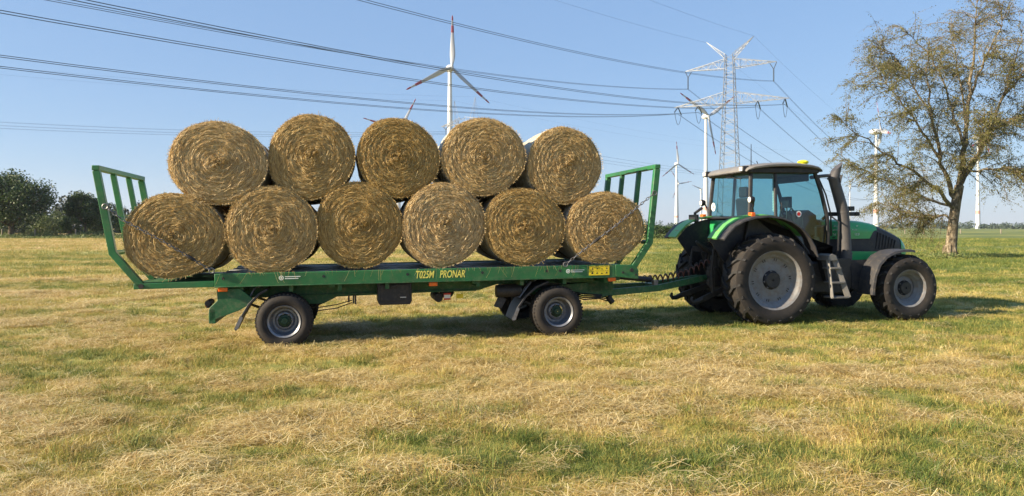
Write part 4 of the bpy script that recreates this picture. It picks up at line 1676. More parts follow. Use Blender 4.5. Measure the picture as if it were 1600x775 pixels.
m.build('bracket', 'steel', bar)
# coiled air and electric lines to the tractor
for k, (mt, v, ph) in enumerate((('hose_red', 1.02, 0), ('hose_black', 1.16, 2.0))):
    m = tm()
    pts = []
    N = 300
    for i in range(N + 1):
        t = i / N
        c = Vector((6.02 + 1.33 * t, v + .05 * t, .765 + .30 * t - .10 * math.sin(math.pi * t)))
        a = t * 2 * math.pi * 13 + ph
        rr = .052 if 0.03 < t < .97 else .02
        pts.append(c + Vector((.15 * rr * math.cos(a), rr * math.cos(a), rr * math.sin(a) * 1.15)))
    m.tube(pts, .0105, 5)
    m.build('coiled_hose', mt, trailer)
m = tm()
for k in range(4):
    pts = [(4.45, .55 + .03 * k, .60 + .02 * k), (4.75, .50 + .02 * k, .50 + .03 * k), (5.05, .60, .50 + .02 * k), (5.25 + .02 * k, .72, .44 + .03 * k), (5.5, .95, .60)]
    m.tube(pts, .012, 6)
m.tube([(5.22, .62, .52), (5.30, .62, .42)], .05, 10)
m.build('brake_hoses', 'hose_black', trailer)
# mudguards
for u, v, pts in ((0, .02, [(-.69, .28), (-.60, .47), (-.50, .64), (-.36, .79), (-.24, .86)]), (4.18, .06, [(3.44, .26), (3.52, .46), (3.65, .64), (3.82, .78), (4.02, .86)])):
    m = tm()
    low = [(a + .02, b - .028) for a, b in pts]
    m.prism(pts + low[::-1], v, v + (.40 if u < 1 else .56))
    g = m.build('mudguard', 'black_plastic', trailer, bevel=.004)
    m = tm()
    (a0, b0), (a1, b1) = pts[0], pts[1]
    m.add([(a0 - .005, v - .004, b0), (a1 - .006, v - .004, b1 + .01), (a1 + .03, v - .004, b1 - .03), (a0 + .045, v - .004, b0 - .005)], [(0, 1, 2, 3)])
    m.build('lit_edge', 'rim_grey', g)  # pale strip painted along the guard's edge as if sunlit
    m = tm()
    for d in (.08, .18):
        m.tube([(pts[1][0] + .05, v + d, pts[1][1] + .14), (pts[3][0] - .06, v + d, pts[3][1] + .06), (pts[3][0] - .02, v + d + .04, pts[3][1] + .09), (pts[3][0] + .02, v + d, pts[3][1] + .08)], .011, 6)
    m.build('support_rod', 'steel', g)
# rear lamp board and frame tail
m = tm()
m.prism([(-.93, .86), (-.62, .87), (-.40, .68), (-.62, .55), (-.98, .42), (-1.03, .40), (-1.03, .60), (-.92, .70)], .05, .10)
m.box(-1.04, -.95, .05, 2.35, .37, .58)
m.build('rear_crossbeam', 'frame_green', trailer, bevel=.006)
for v in (.12, 2.02):
    m = tm()
    m.box(-1.085, -1.042, v, v + .26, .59, .70)
    m.tube([(-1.06, v - .03, .66), (-1.06, v + .29, .66)], .045, 8)
    lamp = m.build('rear_lamp', 'black_plastic', trailer, bevel=.005)
    m = tm()
    m.box(-1.10, -1.086, v + .02, v + .24, .605, .685)
    m.build('lamp_lens', 'red_lamp', lamp)
for u, z in ((-.84, .862), (2.19, .862), (5.07, .862)):
    m = tm()
    m.box(u - .065, u + .065, -.005, .03, z - .032, z + .027)
    m.build('side_marker', 'orange_lamp', trailer, bevel=.008)
# toolbox
m = tm()
m.prism([(1.36, .60), (1.39, .545), (1.85, .545), (1.88, .60), (1.88, .885), (1.36, .885)], .18, .60)
tb = m.build('toolbox', 'black_plastic', trailer, bevel=.012)
m = tm()
m.box(1.40, 1.84, .168, .18, .60, .86)
m.box(1.57, 1.64, .150, .168, .80, .85)
m.build('lid', 'black_plastic', tb, bevel=.008)
m = tm()
m.box(1.70, 1.79, .160, .1675, .655, .664)
m.build('nameplate', 'sticker_white', tb)
# air tank and valve under the middle
m = tm()
m.lathe([(1.15, .02), (1.15, .10), (1.18, .125), (1.75, .125), (1.78, .10), (1.78, .02)], 2.55, .645, 20)
tank = m.build('air_tank', 'black_plastic', trailer)
m = tm()
m.box(2.40, 2.51, .40, .415, .575, .68)
m.build('red_tag', 'red_lamp', tank)
m = tm()
m.box(2.405, 2.505, .398, .4, .60, .655)
m.build('white_plate', 'sticker_white', tank)
m = tm()
m.box(2.60, 2.71, .40, .415, .595, .665)
m.build('yellow_tag', 'yellow', tank)
m = tm()
m.tube([(2.33, .5, .60), (2.33, 1.1, .60)], .07, 14)
m.tube([(3.22, .28, .70), (3.62, .28, .70)], .10, 16)
m.build('brake_cylinder', 'dark_steel', trailer)
m = tm()
m.prism([(3.22, .44), (3.32, .43), (3.40, .57), (3.30, .60)], .30, .50)
m.build('wheel_chock', 'grey_plastic', trailer, bevel=.006)
m = tm()
for u in (.93, 1.0, 1.03):
    m.box(u - .013, u + .013, .3, .36, .60 - (u - .9) * .3, .70)
m.tube([(.45, .35, .52), (.75, .35, .56), (.98, .35, .62)], .008, 5)
m.tube([(.45, .4, .47), (.75, .4, .50), (.98, .4, .58)], .008, 5)
m.build('brake_lever', 'dark_steel', trailer)
m = tm()
for u in (.68, 2.85):
    m.box(u - .04, u + .04, .10, .16, .845, .892)
m.build('bracket', 'trailer_green', trailer)
m = tm()
_r = random.Random(21)
for k in range(95):
    u = _r.uniform(-.9, 5.1)
    L = _r.choice((.03, .05, .07, .10, .16))
    a = _r.gauss(0, .5)
    y0 = -.018 - _r.random() * .02
    p = [Vector((u, .02, 1.105)), Vector((u + .2 * L * math.sin(a), y0, 1.10)), Vector((u + .6 * L * math.sin(a), y0 - .006, 1.10 - .55 * L)), Vector((u + L * math.sin(a), y0 - .004, 1.10 - L))]
    w = Vector((.0015, 0, 0))
    m.add([q + e * w for q in p for e in (-1, 1)], [(0, 1, 3, 2), (2, 3, 5, 4), (4, 5, 7, 6)])
hs = m.build('hanging_straw', 'hay_strand', trailer, smooth=False)
hs['kind'] = 'stuff'
# lettering and stickers
text_part('lettering', 'T025M', .158, (1.915, -.0115, .957), 'letter_yellow', trailer, TO, shear=.22, squeeze=.62, bold=.002)
text_part('lettering', 'PRONAR', .158, (2.285, -.0115, .957), 'letter_yellow', trailer, TO, shear=.22, squeeze=.62, bold=.002)
for u in (-.03, 4.33):
    m = tm()
    rings = []
    for k in range(25):
        a = 2 * math.pi * k / 24
        rings.append([Vector((u + rr * math.cos(a), -.0135, 1.01 + rr * math.sin(a))) for rr in (.022, .034)])
    m.rings(rings, caps=False, closed=False)
    m.box(u - .012, u + .012, -.0135, -.012, .998, 1.022)
    for (a, b, z) in ((.05, .27, 1.026), (.05, .24, .998)):
        m.box(u + a, u + b, -.0135, -.012, z - .006, z + .006)
    m.build('dealer_logo', 'letter_white', trailer)
m = tm()
m.box(4.68, 5.02, -.0165, -.0105, .935, 1.085)
st = m.build('warning_sticker', 'yellow', trailer)
m = tm()
for k in range(4):
    for j in range(2):
        u, z = 4.70 + .08 * k, .95 + .07 * j
        m.box(u + .003, u + .065, -.018, -.0166, z + .052, z + .056)
        m.add([(u + .012 + .01 * j, -.0176, z + .008), (u + .05, -.0176, z + .006 + .008 * (k % 2)), (u + .034, -.0176, z + .044 - .008 * (k % 3))], [(0, 1, 2)])
m.build('pictogram', 'black_plastic', st)


# ------------------------------------------------------------------ chains over the end bales
def chain(label, pts, seed, taut):
    t = empty('lashing_chain', mat=V_MAT @ Matrix.Translation(Vector(pts[0])), label=label, cat='chain', group='lashing chains')
    off = Vector(pts[0])
    P = [Vector(p) for p in pts]
    seg = []
    for a, b in zip(P[:-1], P[1:]):
        n = max(2, int((b - a).length / .055))
        seg += [a.lerp(b, i / n) for i in range(n)]
    seg.append(P[-1])
    m = MB(off)
    for i in range(len(seg) - 1):
        c = (seg[i] + seg[i + 1]) / 2
        d = (seg[i + 1] - seg[i]).normalized()
        up = Vector((0, 1, 0)) if i % 2 else d.cross(Vector((0, 1, 0))).normalized()
        loop = []
        for k in range(13):
            a = 2 * math.pi * k / 12
            loop.append(c + d * math.cos(a) * .037 + up * math.sin(a) * .017)
        m.tube(loop, .0068, 5, caps=False)
    m.build('links', 'steel', t)
    for e, s in ((0, 1), (-1, -1)):
        m = MB(off)
        c = seg[e]
        m.tube([c + Vector((.035 * math.cos(a), 0, .035 * math.sin(a))) for a in np.linspace(0, 2 * math.pi, 13)], .011, 6, caps=False)
        m.build('hook', 'steel', t)
    k = int(len(seg) * taut)
    m = MB(off)
    d = (seg[k + 1] - seg[k]).normalized()
    m.tube([seg[k] - d * .06, seg[k] - d * .03, seg[k] + d * .06, seg[k] + d * .09], [.012, .026, .026, .012], 8)
    m.build('tensioner', 'dark_steel', t)


chain('steel lashing chain running down over the lower left bale', [(-2.36, -.045, 2.06), (-2.12, -.055, 1.86), (-1.55, -.085, 1.53), (-.98, -.045, 1.14)], 1, .78)
chain('steel lashing chain running up over the lower right bale to the front gate', [(4.28, -.045, 1.12), (4.60, -.055, 1.36), (5.10, -.075, 1.72), (5.60, -.045, 2.10), (5.80, -.035, 2.25)], 2, .35)

# ------------------------------------------------------------------ tractor
KO = Vector((9.2, 1.2, 0))
tractor = empty('tractor', mat=V_MAT @ Matrix.Translation(KO + Vector((.09, 0, 0))), label='green and black farm tractor with glazed cab hitched to the trailer', cat='tractor')


def km():
    return MB(KO)


def part(name, mat, fn, parent=None, bevel=0.0, **kw):
    m = km()
    fn(m)
    return m.build(name, mat, parent or tractor, bevel=bevel, **kw)


def tractor_wheel(u, z, v0, R, width, rim_r, inner, lugs, hub_r, dish, name):
    s = inner

    def y(d):
        return v0 + s * d
    m = km()
    m.lathe([(y(dish - .06), .015), (y(dish - .06), hub_r * .78), (y(dish - .045), hub_r * .86), (y(dish - .01), hub_r), (y(dish + .03), hub_r * 1.02), (y(width * .8), hub_r)][::s], u, z, 28)
    w = m.build('wheel', 'black_plastic', tractor)
    m = km()
    p = [(y(.055), rim_r - .03), (y(.035), rim_r), (y(.05), rim_r + .012), (y(.065), rim_r - .012), (y(.10), rim_r - .035), (y(.12), rim_r - .06), (y(.135), rim_r - .085), (y(dish * .8), rim_r - .095),
         (y(dish), rim_r - .13), (y(dish + .012), rim_r * .62), (y(dish), rim_r * .48), (y(dish), hub_r * .9)]
    m.lathe(p[::s], u, z, 56)
    rim = m.build('rim', 'rim_grey', w, angle=28)
    m = km()
    for k in range(8):
        a = 2 * math.pi * k / 8 + .15
        rr = hub_r * .9
        m.tube([(u + rr * math.cos(a), y(dish), z + rr * math.sin(a)), (u + rr * math.cos(a), y(dish - .035), z + rr * math.sin(a))], .017 if R > .7 else .012, 6)
    m.build('wheel_nut', 'rim_grey', w)
    m = km()     # slots and bolts of the dish
    for k in range(10):
        a = 2 * math.pi * k / 10 + .1
        for da in (-.055, .055):
            c0, c1 = rim_r * .66, rim_r * .66 + .055 * R
            ww = .008
            e = Vector((math.cos(a + da), 0, math.sin(a + da)))
            t = Vector((-e.z, 0, e.x))
            b = Vector((u, y(dish - .004), z))
            m.add([b + e * c0 - t * ww, b + e * c0 + t * ww, b + e * c1 + t * ww, b + e * c1 - t * ww], [(0, 1, 2, 3) if s > 0 else (3, 2, 1, 0)])
    m.build('rim_slot', 'dark_steel', rim)
    m = km()
    d = R - rim_r
    Rc = R - .042
    prof = [(y(.075), rim_r - .012), (y(.035), rim_r + .006), (y(.012), rim_r + .22 * d), (y(.0), rim_r + .42 * d), (y(.006), rim_r + .62 * d), (y(.03), rim_r + .80 * d), (y(.07), Rc - .02), (y(.13), Rc), (y(width / 2), Rc + .012)]
    prof += [(y(width - .13), Rc), (y(width - .07), Rc - .02), (y(width - .03), rim_r + .8 * d), (y(width), rim_r + .45 * d), (y(width - .05), rim_r - .01)]
    m.lathe(prof[::s], u, z, 80)
    t = m.build('tyre', 'rubber', w, angle=40)
    m = km()
    for k in range(lugs):
        for e in (0, 1):
            a0 = 2 * math.pi * (k + .5 * e) / lugs
            vs = []
            # centre line -> shoulder -> down the sidewall, swept backwards
            for dd, rr, aa, half, lift in ((width * .53, Rc + .008, .0, .030, .040), (width * .30, Rc + .004, .09, .028, .044), (.075, Rc - .022, .20, .030, .046), (.012, Rc - .085, .235, .026, .018)):
                d2 = dd if e == 0 else width - dd
                a = a0 - aa
                for q, h in ((-1, 0), (1, 0), (1, 1), (-1, 1)):
                    rad = rr + h * lift - (0 if h else .012)
                    hw = half * (1.15 if h == 0 else .85) / R
                    vs.append((u + rad * math.cos(a + q * hw), y(d2 - (0 if h == 0 or dd > .05 else .022) * (1 if e == 0 else -1)), z + rad * math.sin(a + q * hw)))
            fs = [(0, 1, 2, 3), (15, 14, 13, 12)]
            for i in range(3):
                for q in range(4):
                    b = i * 4
                    fs.append((b + q, b + 4 + q, b + 4 + (q + 1) % 4, b + (q + 1) % 4))
            m.add(vs, fs)
    m.build('tread_lugs', 'rubber_tread', t, smooth=False)
    return w


tractor_wheel(7.93, .765, .0, .80, .54, .505, 1, 20, .165, .17, 'rear')
tractor_wheel(7.93, .765, 2.4, .80, .54, .505, -1, 20, .165, .17, 'rear')
tractor_wheel(10.62, .555, .04, .60, .44, .335, 1, 18, .135, .19, 'front')
tractor_wheel(10.62, .555, 2.36, .60, .44, .335, -1, 18, .135, .19, 'front')

# driveline
part('rear_axle', 'dark_steel', lambda m: (m.tube([(7.93, .45, .765), (7.93, 1.95, .765)], [.16, .16], 14), m.box(7.5, 8.5, .85, 1.55, .48, 1.15)), bevel=.02)
part('gearbox', 'dark_steel', lambda m: m.box(8.45, 9.75, .88, 1.52, .50, 1.10), bevel=.03)
part('engine', 'dark_steel', lambda m: (m.box(9.7, 10.95, .92, 1.48, .62, 1.12), m.box(9.9, 10.7, .84, .93, .70, .98)), bevel=.03)
part('front_axle', 'dark_steel', lambda m: (m.tube([(10.61, .35, .575), (10.61, 2.05, .575)], .10, 12), m.box(10.45, 10.77, .9, 1.5, .48, .72)), bevel=.02)
part('fuel_tank', 'black_plastic', lambda m: m.prism([(8.72, .50), (9.62, .44), (9.72, .60), (9.70, 1.00), (8.80, 1.06)], .42, .86), bevel=.04)
part('fuel_tank', 'black_plastic', lambda m: m.prism([(8.72, .50), (9.62, .44), (9.72, .60), (9.70, 1.00), (8.80, 1.06)], 1.54, 1.98), bevel=.04)
part('front_weight_carrier', 'black_plastic', lambda m: m.box(10.9, 11.16, .95, 1.45, .62, .95), bevel=.02)

# bonnet


def bon(u):
    w = np.interp(u, [9.3, 10.2, 10.6, 10.9, 11.1, 11.2, 11.26], [.405, .40, .395, .38, .35, .32, .26])
    zt = np.interp(u, [9.3, 9.9, 10.3, 10.55, 10.8, 11.0, 11.12, 11.2, 11.26], [1.80, 1.79, 1.755, 1.70, 1.60, 1.51, 1.44, 1.36, 1.26])
    zb = np.interp(u, [9.3, 10.6, 11.0, 11.26], [.98, 1.0, 1.08, 1.14])
    return w, zt, zb


def bon_ring(u, g=0.0):
    w, zt, zb = bon(u)
    w, zt = w + g, zt + g
    pr = [(-w, zb), (-w, zb + .5 * (zt - zb)), (-w * .985, zt - .13), (-w * .93, zt - .06), (-w * .80, zt - .022), (-w * .5, zt - .003), (0, zt)]
    pr = pr + [(-a, b) for a, b in pr[-2::-1]]
    return [Vector((u, 1.2 + a, b)) for a, b in pr]


def f(m):
    m.rings([bon_ring(u) for u in (9.32, 9.6, 9.9, 10.2, 10.45, 10.6, 10.75, 10.9, 11.0, 11.1, 11.16, 11.21, 11.26)], closed=True)


hood = part('bonnet', 'black_plastic', f, angle=30)


def f(m):     # green top shell, its front edge slanting forward as it rises
    rows = []
    for s in np.linspace(0, 1, 14):
        row = []
        ub = 9.36 + (10.36 - 9.36) * s
        rg = bon_ring(ub, .007)
        for i in range(len(rg)):
            pass
        ring = []
        w, zt, zb = bon(ub)
        for side in (-1, 1):
            cols = []
            for k, (fr) in enumerate((1.435, 1.50, 1.58)):
                cols.append((fr, None))
            ring.append(cols)
        lead = lambda z: .62 * max(0, z - 1.435) * s
        pts = []
        for z in (1.435, 1.50, 1.56, 1.62):
            uu = ub + lead(z)
            w, zt, _ = bon(uu)
            pts.append(Vector((uu, 1.2 - (w + .007), min(z, zt - .13))))
        for a, dz in ((.985, .125), (.93, .058), (.80, .020), (.5, 0), (0, -.003)):
            uu = ub + lead(1.70)
            w, zt, _ = bon(uu)
            pts.append(Vector((uu, 1.2 - (w * a + .007), zt - dz + .007)))
        pts += [Vector((p.x, 2.4 - p.y, p.z)) for p in pts[-2::-1]]
        rows.append(pts)
    m.rings(rows, caps=False, closed=False)


part('bonnet_panel', 'tractor_green', f, hood, angle=45)
part('lower_side_panel', 'tractor_green', lambda m: (m.prism([(9.95, 1.03), (10.32, 1.05), (10.55, 1.19), (9.95, 1.205)], .784, .806), m.prism([(9.95, 1.03), (10.32, 1.05), (10.55, 1.19), (9.95, 1.205)], 1.594, 1.616)), hood, bevel=.004)


def f(m):
    m.rings([[p + Vector((0, 0, 0)) for p in bon_ring(u, .008)] for u in (11.085, 11.12, 11.16, 11.21, 11.245, 11.265)])


part('nose_cap', 'tractor_green', f, hood, angle=40)


def f(m):     # grille bars on the black flank
    for k in range(7):
        u = 10.50 + k * .065
        w, zt, zb = bon(u)
        m.beam((u, 1.2 - w - .004, 1.24), (u + .05, 1.2 - bon(u + .05)[0] - .004, min(1.60, bon(u)[1] - .16)), .012, .018, (0, 1, 0))


part('grille_bar', 'dark_steel', f, hood)
text_part('lettering', 'Tel  18', .060, (9.575, .786, 1.502), 'letter_white', hood, KO, squeeze=.85)
text_part('lettering', '12 21', .060, (10.03, .786, 1.502), 'letter_white', hood, KO, squeeze=.85)


def f(m):     # two rows of small worn lettering
    r = random.Random(3)
    for z, h, spans in ((1.592, .026, ((9.575, 9.79), (9.99, 10.10))), (1.662, .022, ((9.60, 9.72), (10.07, 10.10)))):
        for a, b in spans:
            u = a
            while u < b:
                hh = h * r.choice((.7, 1, 1))
                m.box(u, u + .006, .7845, .7865, z, z + hh)
                if r.random() < .7:
                    m.box(u + .0061, u + .014, .7845, .7865, z + hh * r.choice((.1, .45, .8)), z + hh * .2 + hh * r.choice((.1, .45, .8)))
                u += .022


part('small_lettering', 'letter_white', f, hood, smooth=False)

# cab
SIDE_N, SIDE_F = .46, 1.94
cab = part('cab_floor', 'black_plastic', lambda m: (m.prism([(7.62, 1.30), (7.62, 1.50), (7.70, 1.84), (7.80, 1.86), (8.15, 1.84), (8.45, 1.62), (8.72, 1.32), (8.80, 1.10), (9.25, 1.02), (9.32, 1.10), (9.34, 1.30), (9.30, 1.28), (8.9, 1.16), (8.6, 1.25)], SIDE_N + .02, SIDE_N + .10),
                                                      m.prism([(7.62, 1.30), (7.62, 1.50), (7.70, 1.84), (7.80, 1.86), (8.15, 1.84), (8.45, 1.62), (8.72, 1.32), (8.80, 1.10), (9.25, 1.02), (9.32, 1.10), (9.34, 1.30), (9.30, 1.28), (8.9, 1.16), (8.6, 1.25)], SIDE_F - .10, SIDE_F - .02),
                                                      m.box(7.66, 9.30, SIDE_N + .1, SIDE_F - .1, 1.05, 1.20)), bevel=.01)
part('rear_wall', 'tractor_green', lambda m: m.prism([(7.60, 1.40), (7.66, 1.40), (7.70, 1.80), (7.64, 1.80)], SIDE_N + .12, SIDE_F - .12), cab, bevel=.01)
part('firewall', 'black_plastic', lambda m: m.prism([(9.26, 1.05), (9.36, 1.05), (9.36, 1.62), (9.30, 1.70), (9.24, 1.66)], SIDE_N + .16, SIDE_F - .16), cab, bevel=.01)


def pillar(name, pts, w):
    for side, v in ((0, SIDE_N), (1, SIDE_F)):
        def f(m):
            P = []
            for (u, vo, z) in pts:
                P.append((u, v + vo * (1 if side == 0 else -1), z))
            m.tube(P, [w] * len(P), 8)
        part(name, 'black_plastic', f, cab)


pillar('rear_pillar', [(7.70, .0, 1.84), (7.725, .02, 2.2), (7.765, .06, 2.70)], .038)
pillar('door_pillar', [(8.20, -.01, 1.82), (8.21, .015, 2.2), (8.23, .05, 2.70)], .030)
pillar('front_pillar', [(9.31, .14, 1.12), (9.325, .11, 1.50), (9.28, .08, 1.86), (9.17, .08, 2.28), (9.03, .09, 2.69)], .036)
pillar('side_sill', [(7.70, .0, 1.855), (7.95, -.005, 1.875), (8.20, -.005, 1.85)], .026)
pillar('door_sill', [(8.21, -.005, 1.84), (8.45, -.005, 1.66), (8.68, .0, 1.42), (8.86, .03, 1.22), (9.10, .08, 1.13), (9.31, .14, 1.12)], .020)
part('sill_bar', 'black_plastic', lambda m: m.tube([(7.70, SIDE_N, 1.85), (7.70, SIDE_F, 1.85)], .03, 8), cab)
part('header_bar', 'black_plastic', lambda m: m.tube([(7.765, SIDE_N + .06, 2.67), (7.765, SIDE_F - .06, 2.67)], .04, 8), cab)
part('header_bar', 'black_plastic', lambda m: m.tube([(9.03, SIDE_N + .09, 2.66), (9.03, SIDE_F - .09, 2.66)], .035, 8), cab)


def pane(name, corners, flipv=False):
    """thin curved pane through a grid of rows of points"""
    m = km()
    rows = [[Vector(p) for p in row] for row in corners]
    if flipv:
        rows = [[Vector((p.x, 2.4 - p.y, p.z)) for p in row] for row in rows]
    m.rings(rows, caps=False, closed=False)
    return m.build(name, 'cab_glass', cab)


for fl in (False, True):
    pane('quarter_window', [[(7.72, SIDE_N + .005, 1.87), (8.19, SIDE_N, 1.86)], [(7.735, SIDE_N + .02, 2.2), (8.20, SIDE_N + .015, 2.2)], [(7.77, SIDE_N + .06, 2.68), (8.22, SIDE_N + .05, 2.68)]], fl)
    d = pane('door_window', [[(8.70, SIDE_N + .002, 1.42), (8.80, SIDE_N + .02, 1.30), (8.95, SIDE_N + .05, 1.18), (9.29, SIDE_N + .135, 1.14)],
                             [(8.45, SIDE_N - .003, 1.66), (8.7, SIDE_N + .02, 1.60), (9.0, SIDE_N + .06, 1.55), (9.31, SIDE_N + .11, 1.50)],
                             [(8.22, SIDE_N - .003, 1.86), (8.6, SIDE_N, 1.86), (8.95, SIDE_N + .03, 1.86), (9.27, SIDE_N + .08, 1.86)],
                             [(8.22, SIDE_N + .015, 2.2), (8.6, SIDE_N + .015, 2.22), (8.95, SIDE_N + .04, 2.25), (9.16, SIDE_N + .08, 2.28)],
                             [(8.24, SIDE_N + .05, 2.68), (8.6, SIDE_N + .055, 2.68), (8.9, SIDE_N + .07, 2.68), (9.02, SIDE_N + .09, 2.68)]], fl)
rear_glass = pane('rear_window', [[(7.695, SIDE_N + .03, 1.87), (7.66, 1.2, 1.87), (7.695, SIDE_F - .03, 1.87)], [(7.725, SIDE_N + .04, 2.2), (7.685, 1.2, 2.2), (7.725, SIDE_F - .04, 2.2)], [(7.765, SIDE_N + .08, 2.66), (7.735, 1.2, 2.66), (7.765, SIDE_F - .08, 2.66)]])
pane('windscreen', [[(9.31, SIDE_N + .13, 1.62), (9.40, 1.2, 1.66), (9.31, SIDE_F - .13, 1.62)], [(9.28, SIDE_N + .09, 1.86), (9.38, 1.2, 1.86), (9.28, SIDE_F - .09, 1.86)], [(9.17, SIDE_N + .09, 2.28), (9.26, 1.2, 2.28), (9.17, SIDE_F - .09, 2.28)], [(9.03, SIDE_N + .11, 2.66), (9.10, 1.2, 2.66), (9.03, SIDE_F - .11, 2.66)]])


def f(m):     # roof shell, domed, with drooping lip
    rows = []
    us = [7.60, 7.64, 7.75, 8.0, 8.3, 8.6, 8.86, 9.02, 9.09, 9.115]
    for u in us:
        zc = np.interp(u, us, [2.69, 2.735, 2.775, 2.81, 2.825, 2.822, 2.80, 2.77, 2.735, 2.70])
        h = np.interp(u, us, [.80, .84, .86, .87, .87, .87, .86, .83, .80, .78])
        ze = zc - .03
        lo = zc - np.interp(u, us, [.04, .075, .085, .09, .09, .09, .085, .08, .06, .03])
        rg = [(-h, lo + .01), (-h * 1.005, ze - .02), (-h * .97, ze), (-h * .8, zc - .008), (-h * .4, zc), (0, zc + .004)]
        rg = rg + [(-a, b) for a, b in rg[-2::-1]] + [(h * .9, lo), (0, lo), (-h * .9, lo)]
        rows.append([Vector((u, 1.2 + a, b)) for a, b in rg])
    m.rings(rows)


roof = part('roof', 'roof_grey', f, angle=40)
part('roof_lining', 'black_plastic', lambda m: m.prism([(7.70, 2.62), (9.06, 2.62), (9.08, 2.68), (8.96, 2.73), (7.8, 2.725), (7.68, 2.69)], .44, 1.96), roof, bevel=.02)
part('beacon', 'beacon_yellow', lambda m: (m.tube([(8.86, .62, 2.78), (8.86, .62, 2.815)], .075, 16), m.sphere((8.86, .62, 2.835), .10, .10, .040)), roof)
part('antenna', 'black_plastic', lambda m: m.tube([(7.74, .47, 2.62), (7.74, .47, 2.80), (7.745, .47, 3.13)], [.012, .008, .005], 6), roof)
part('antenna', 'black_plastic', lambda m: m.tube([(8.45, 1.4, 2.81), (8.40, 1.4, 2.92)], .008, 5), roof)
for v in (.50, 1.86):
    lamp = part('work_lamp', 'black_plastic', lambda m: m.box(7.56, 7.68, v - .065, v + .065, 2.645, 2.745), roof, bevel=.012)
    part('lens', 'sticker_white', lambda m: m.box(7.552, 7.559, v - .05, v + .05, 2.66, 2.73), lamp)
# lamps and mirrors on the rear pillars
for v, s in ((.30, 1), (2.10, -1)):
    lamp = part('fender_lamp', 'black_plastic', lambda m: (m.tube([(7.66, v - .04, 2.15), (7.62, v - .04, 2.15), (7.58, v - .04, 2.15)], [.05, .065, .062], 14), m.tube([(7.66, v - .04, 2.14), (7.70, v + s * .04, 2.06), (7.71, v + s * .15, 1.88)], .016, 6)))
    part('lens', 'sticker_white', lambda m: m.tube([(7.576, v - .04, 2.15), (7.579, v - .04, 2.15)], .048, 14), lamp)
    part('indicator', 'orange_lamp', lambda m: m.box(7.60, 7.68, v - .07, v + .05, 1.83, 1.93), bevel=.012)
part('number_plate', 'sticker_white', lambda m: m.box(7.38, 7.395, 1.78, 2.10, 1.80, 1.90))
part('far_lamp_bracket', 'black_plastic', lambda m: (m.tube([(7.42, 1.95, 1.72), (7.40, 1.95, 1.95), (7.55, 1.95, 2.05)], .03, 8), m.box(7.35, 7.38, 1.76, 2.12, 1.78, 1.92)))
# round stickers in the glass
for c, n in ((Vector((7.672, 1.72, 2.06)), 'u'), (Vector((8.66, .466, 1.90)), 'v')):
    m1, m2 = km(), km()
    ax = Vector((0, 1, 0)) if n == 'u' else Vector((1, 0, 0))
    nn = Vector((-1, 0, 0)) if n == 'u' else Vector((0, -1, 0))
    R0 = .080 if n == 'u' else .055
    for mm, r0, o in ((m1, R0, .006), (m2, R0 * .6, .010)):
        mm.add([c + nn * o + (ax * math.cos(a) + Vector((0, 0, 1)) * math.sin(a)) * r0 * (1 if mm is m1 or n == 'v' else .45) for a in np.linspace(0, 2 * math.pi, 25)[:-1]], [tuple(range(24))])
    s = m1.build('round_sticker', 'sticker_white', cab)
    m2.build('sticker_mark', 'red_lamp', s)


def f(m):     # pale slotted strip inside the door pillar
    m.box(8.275, 8.285, .56, .66, 1.95, 2.60)
    for k in range(14):
        m.box(8.262, 8.275, .565, .655, 1.97 + k * .046, 1.995 + k * .046)


part('slotted_strip', 'sticker_white', f, cab)
# inside
seat = part('seat', 'seat_cloth', lambda m: (m.prism([(8.10, 1.55), (8.55, 1.52), (8.58, 1.62), (8.12, 1.66)], .95, 1.45), m.prism([(8.02, 1.60), (8.14, 1.60), (8.06, 2.22), (7.96, 2.20)], .96, 1.44), m.prism([(7.97, 2.22), (8.06, 2.22), (8.04, 2.42), (7.97, 2.42)], 1.07, 1.33), m.box(8.2, 8.45, 1.05, 1.35, 1.2, 1.55)), cab, bevel=.03)
part('armrest', 'seat_cloth', lambda m: (m.box(8.15, 8.60, .84, .93, 1.78, 1.85), m.tube([(8.55, .88, 1.85), (8.58, .88, 2.0)], .02, 6)), cab, bevel=.015)


def f(m):
    c = Vector((8.93, 1.2, 1.93))
    ax1, ax2 = Vector((0, 1, 0)), Vector((-.5, 0, .86)).normalized()
    m.tube([c + (ax1 * math.cos(a) + ax2 * math.sin(a)) * .20 for a in np.linspace(0, 2 * math.pi, 25)], .016, 6, caps=False)
    for a in (.5, 2.6, 4.7):
        m.tube([c, c + (ax1 * math.cos(a) + ax2 * math.sin(a)) * .2], .012, 5)
    m.tube([c, (9.15, 1.2, 1.5)], .04, 8)


part('steering_wheel', 'black_plastic', f, cab)
part('dashboard', 'black_plastic', lambda m: (m.prism([(9.02, 1.5), (9.30, 1.5), (9.28, 1.88), (9.12, 1.98), (8.98, 1.90)], .85, 1.55), m.box(8.62, 8.70, .72, .95, 2.02, 2.22), m.tube([(8.66, .83, 1.7), (8.66, .83, 2.05)], .015, 6)), cab, bevel=.03)
part('side_console', 'black_plastic', lambda m: (m.prism([(7.75, 1.55), (8.7, 1.50), (8.7, 1.64), (7.75, 1.84)], .58, .86), m.prism([(7.75, 1.55), (8.7, 1.50), (8.7, 1.64), (7.75, 1.84)], 1.54, 1.84)), cab, bevel=.03)
part('sun_visor', 'black_plastic', lambda m: m.box(9.0, 9.03, .70, 1.7, 2.50, 2.64), cab)
part('rear_wiper', 'black_plastic', lambda m: (m.tube([(7.71, 1.2, 2.62), (7.70, .95, 2.56), (7.69, .72, 2.54)], .010, 5), m.box(7.70, 7.74, 1.1, 1.3, 2.58, 2.65)), cab)

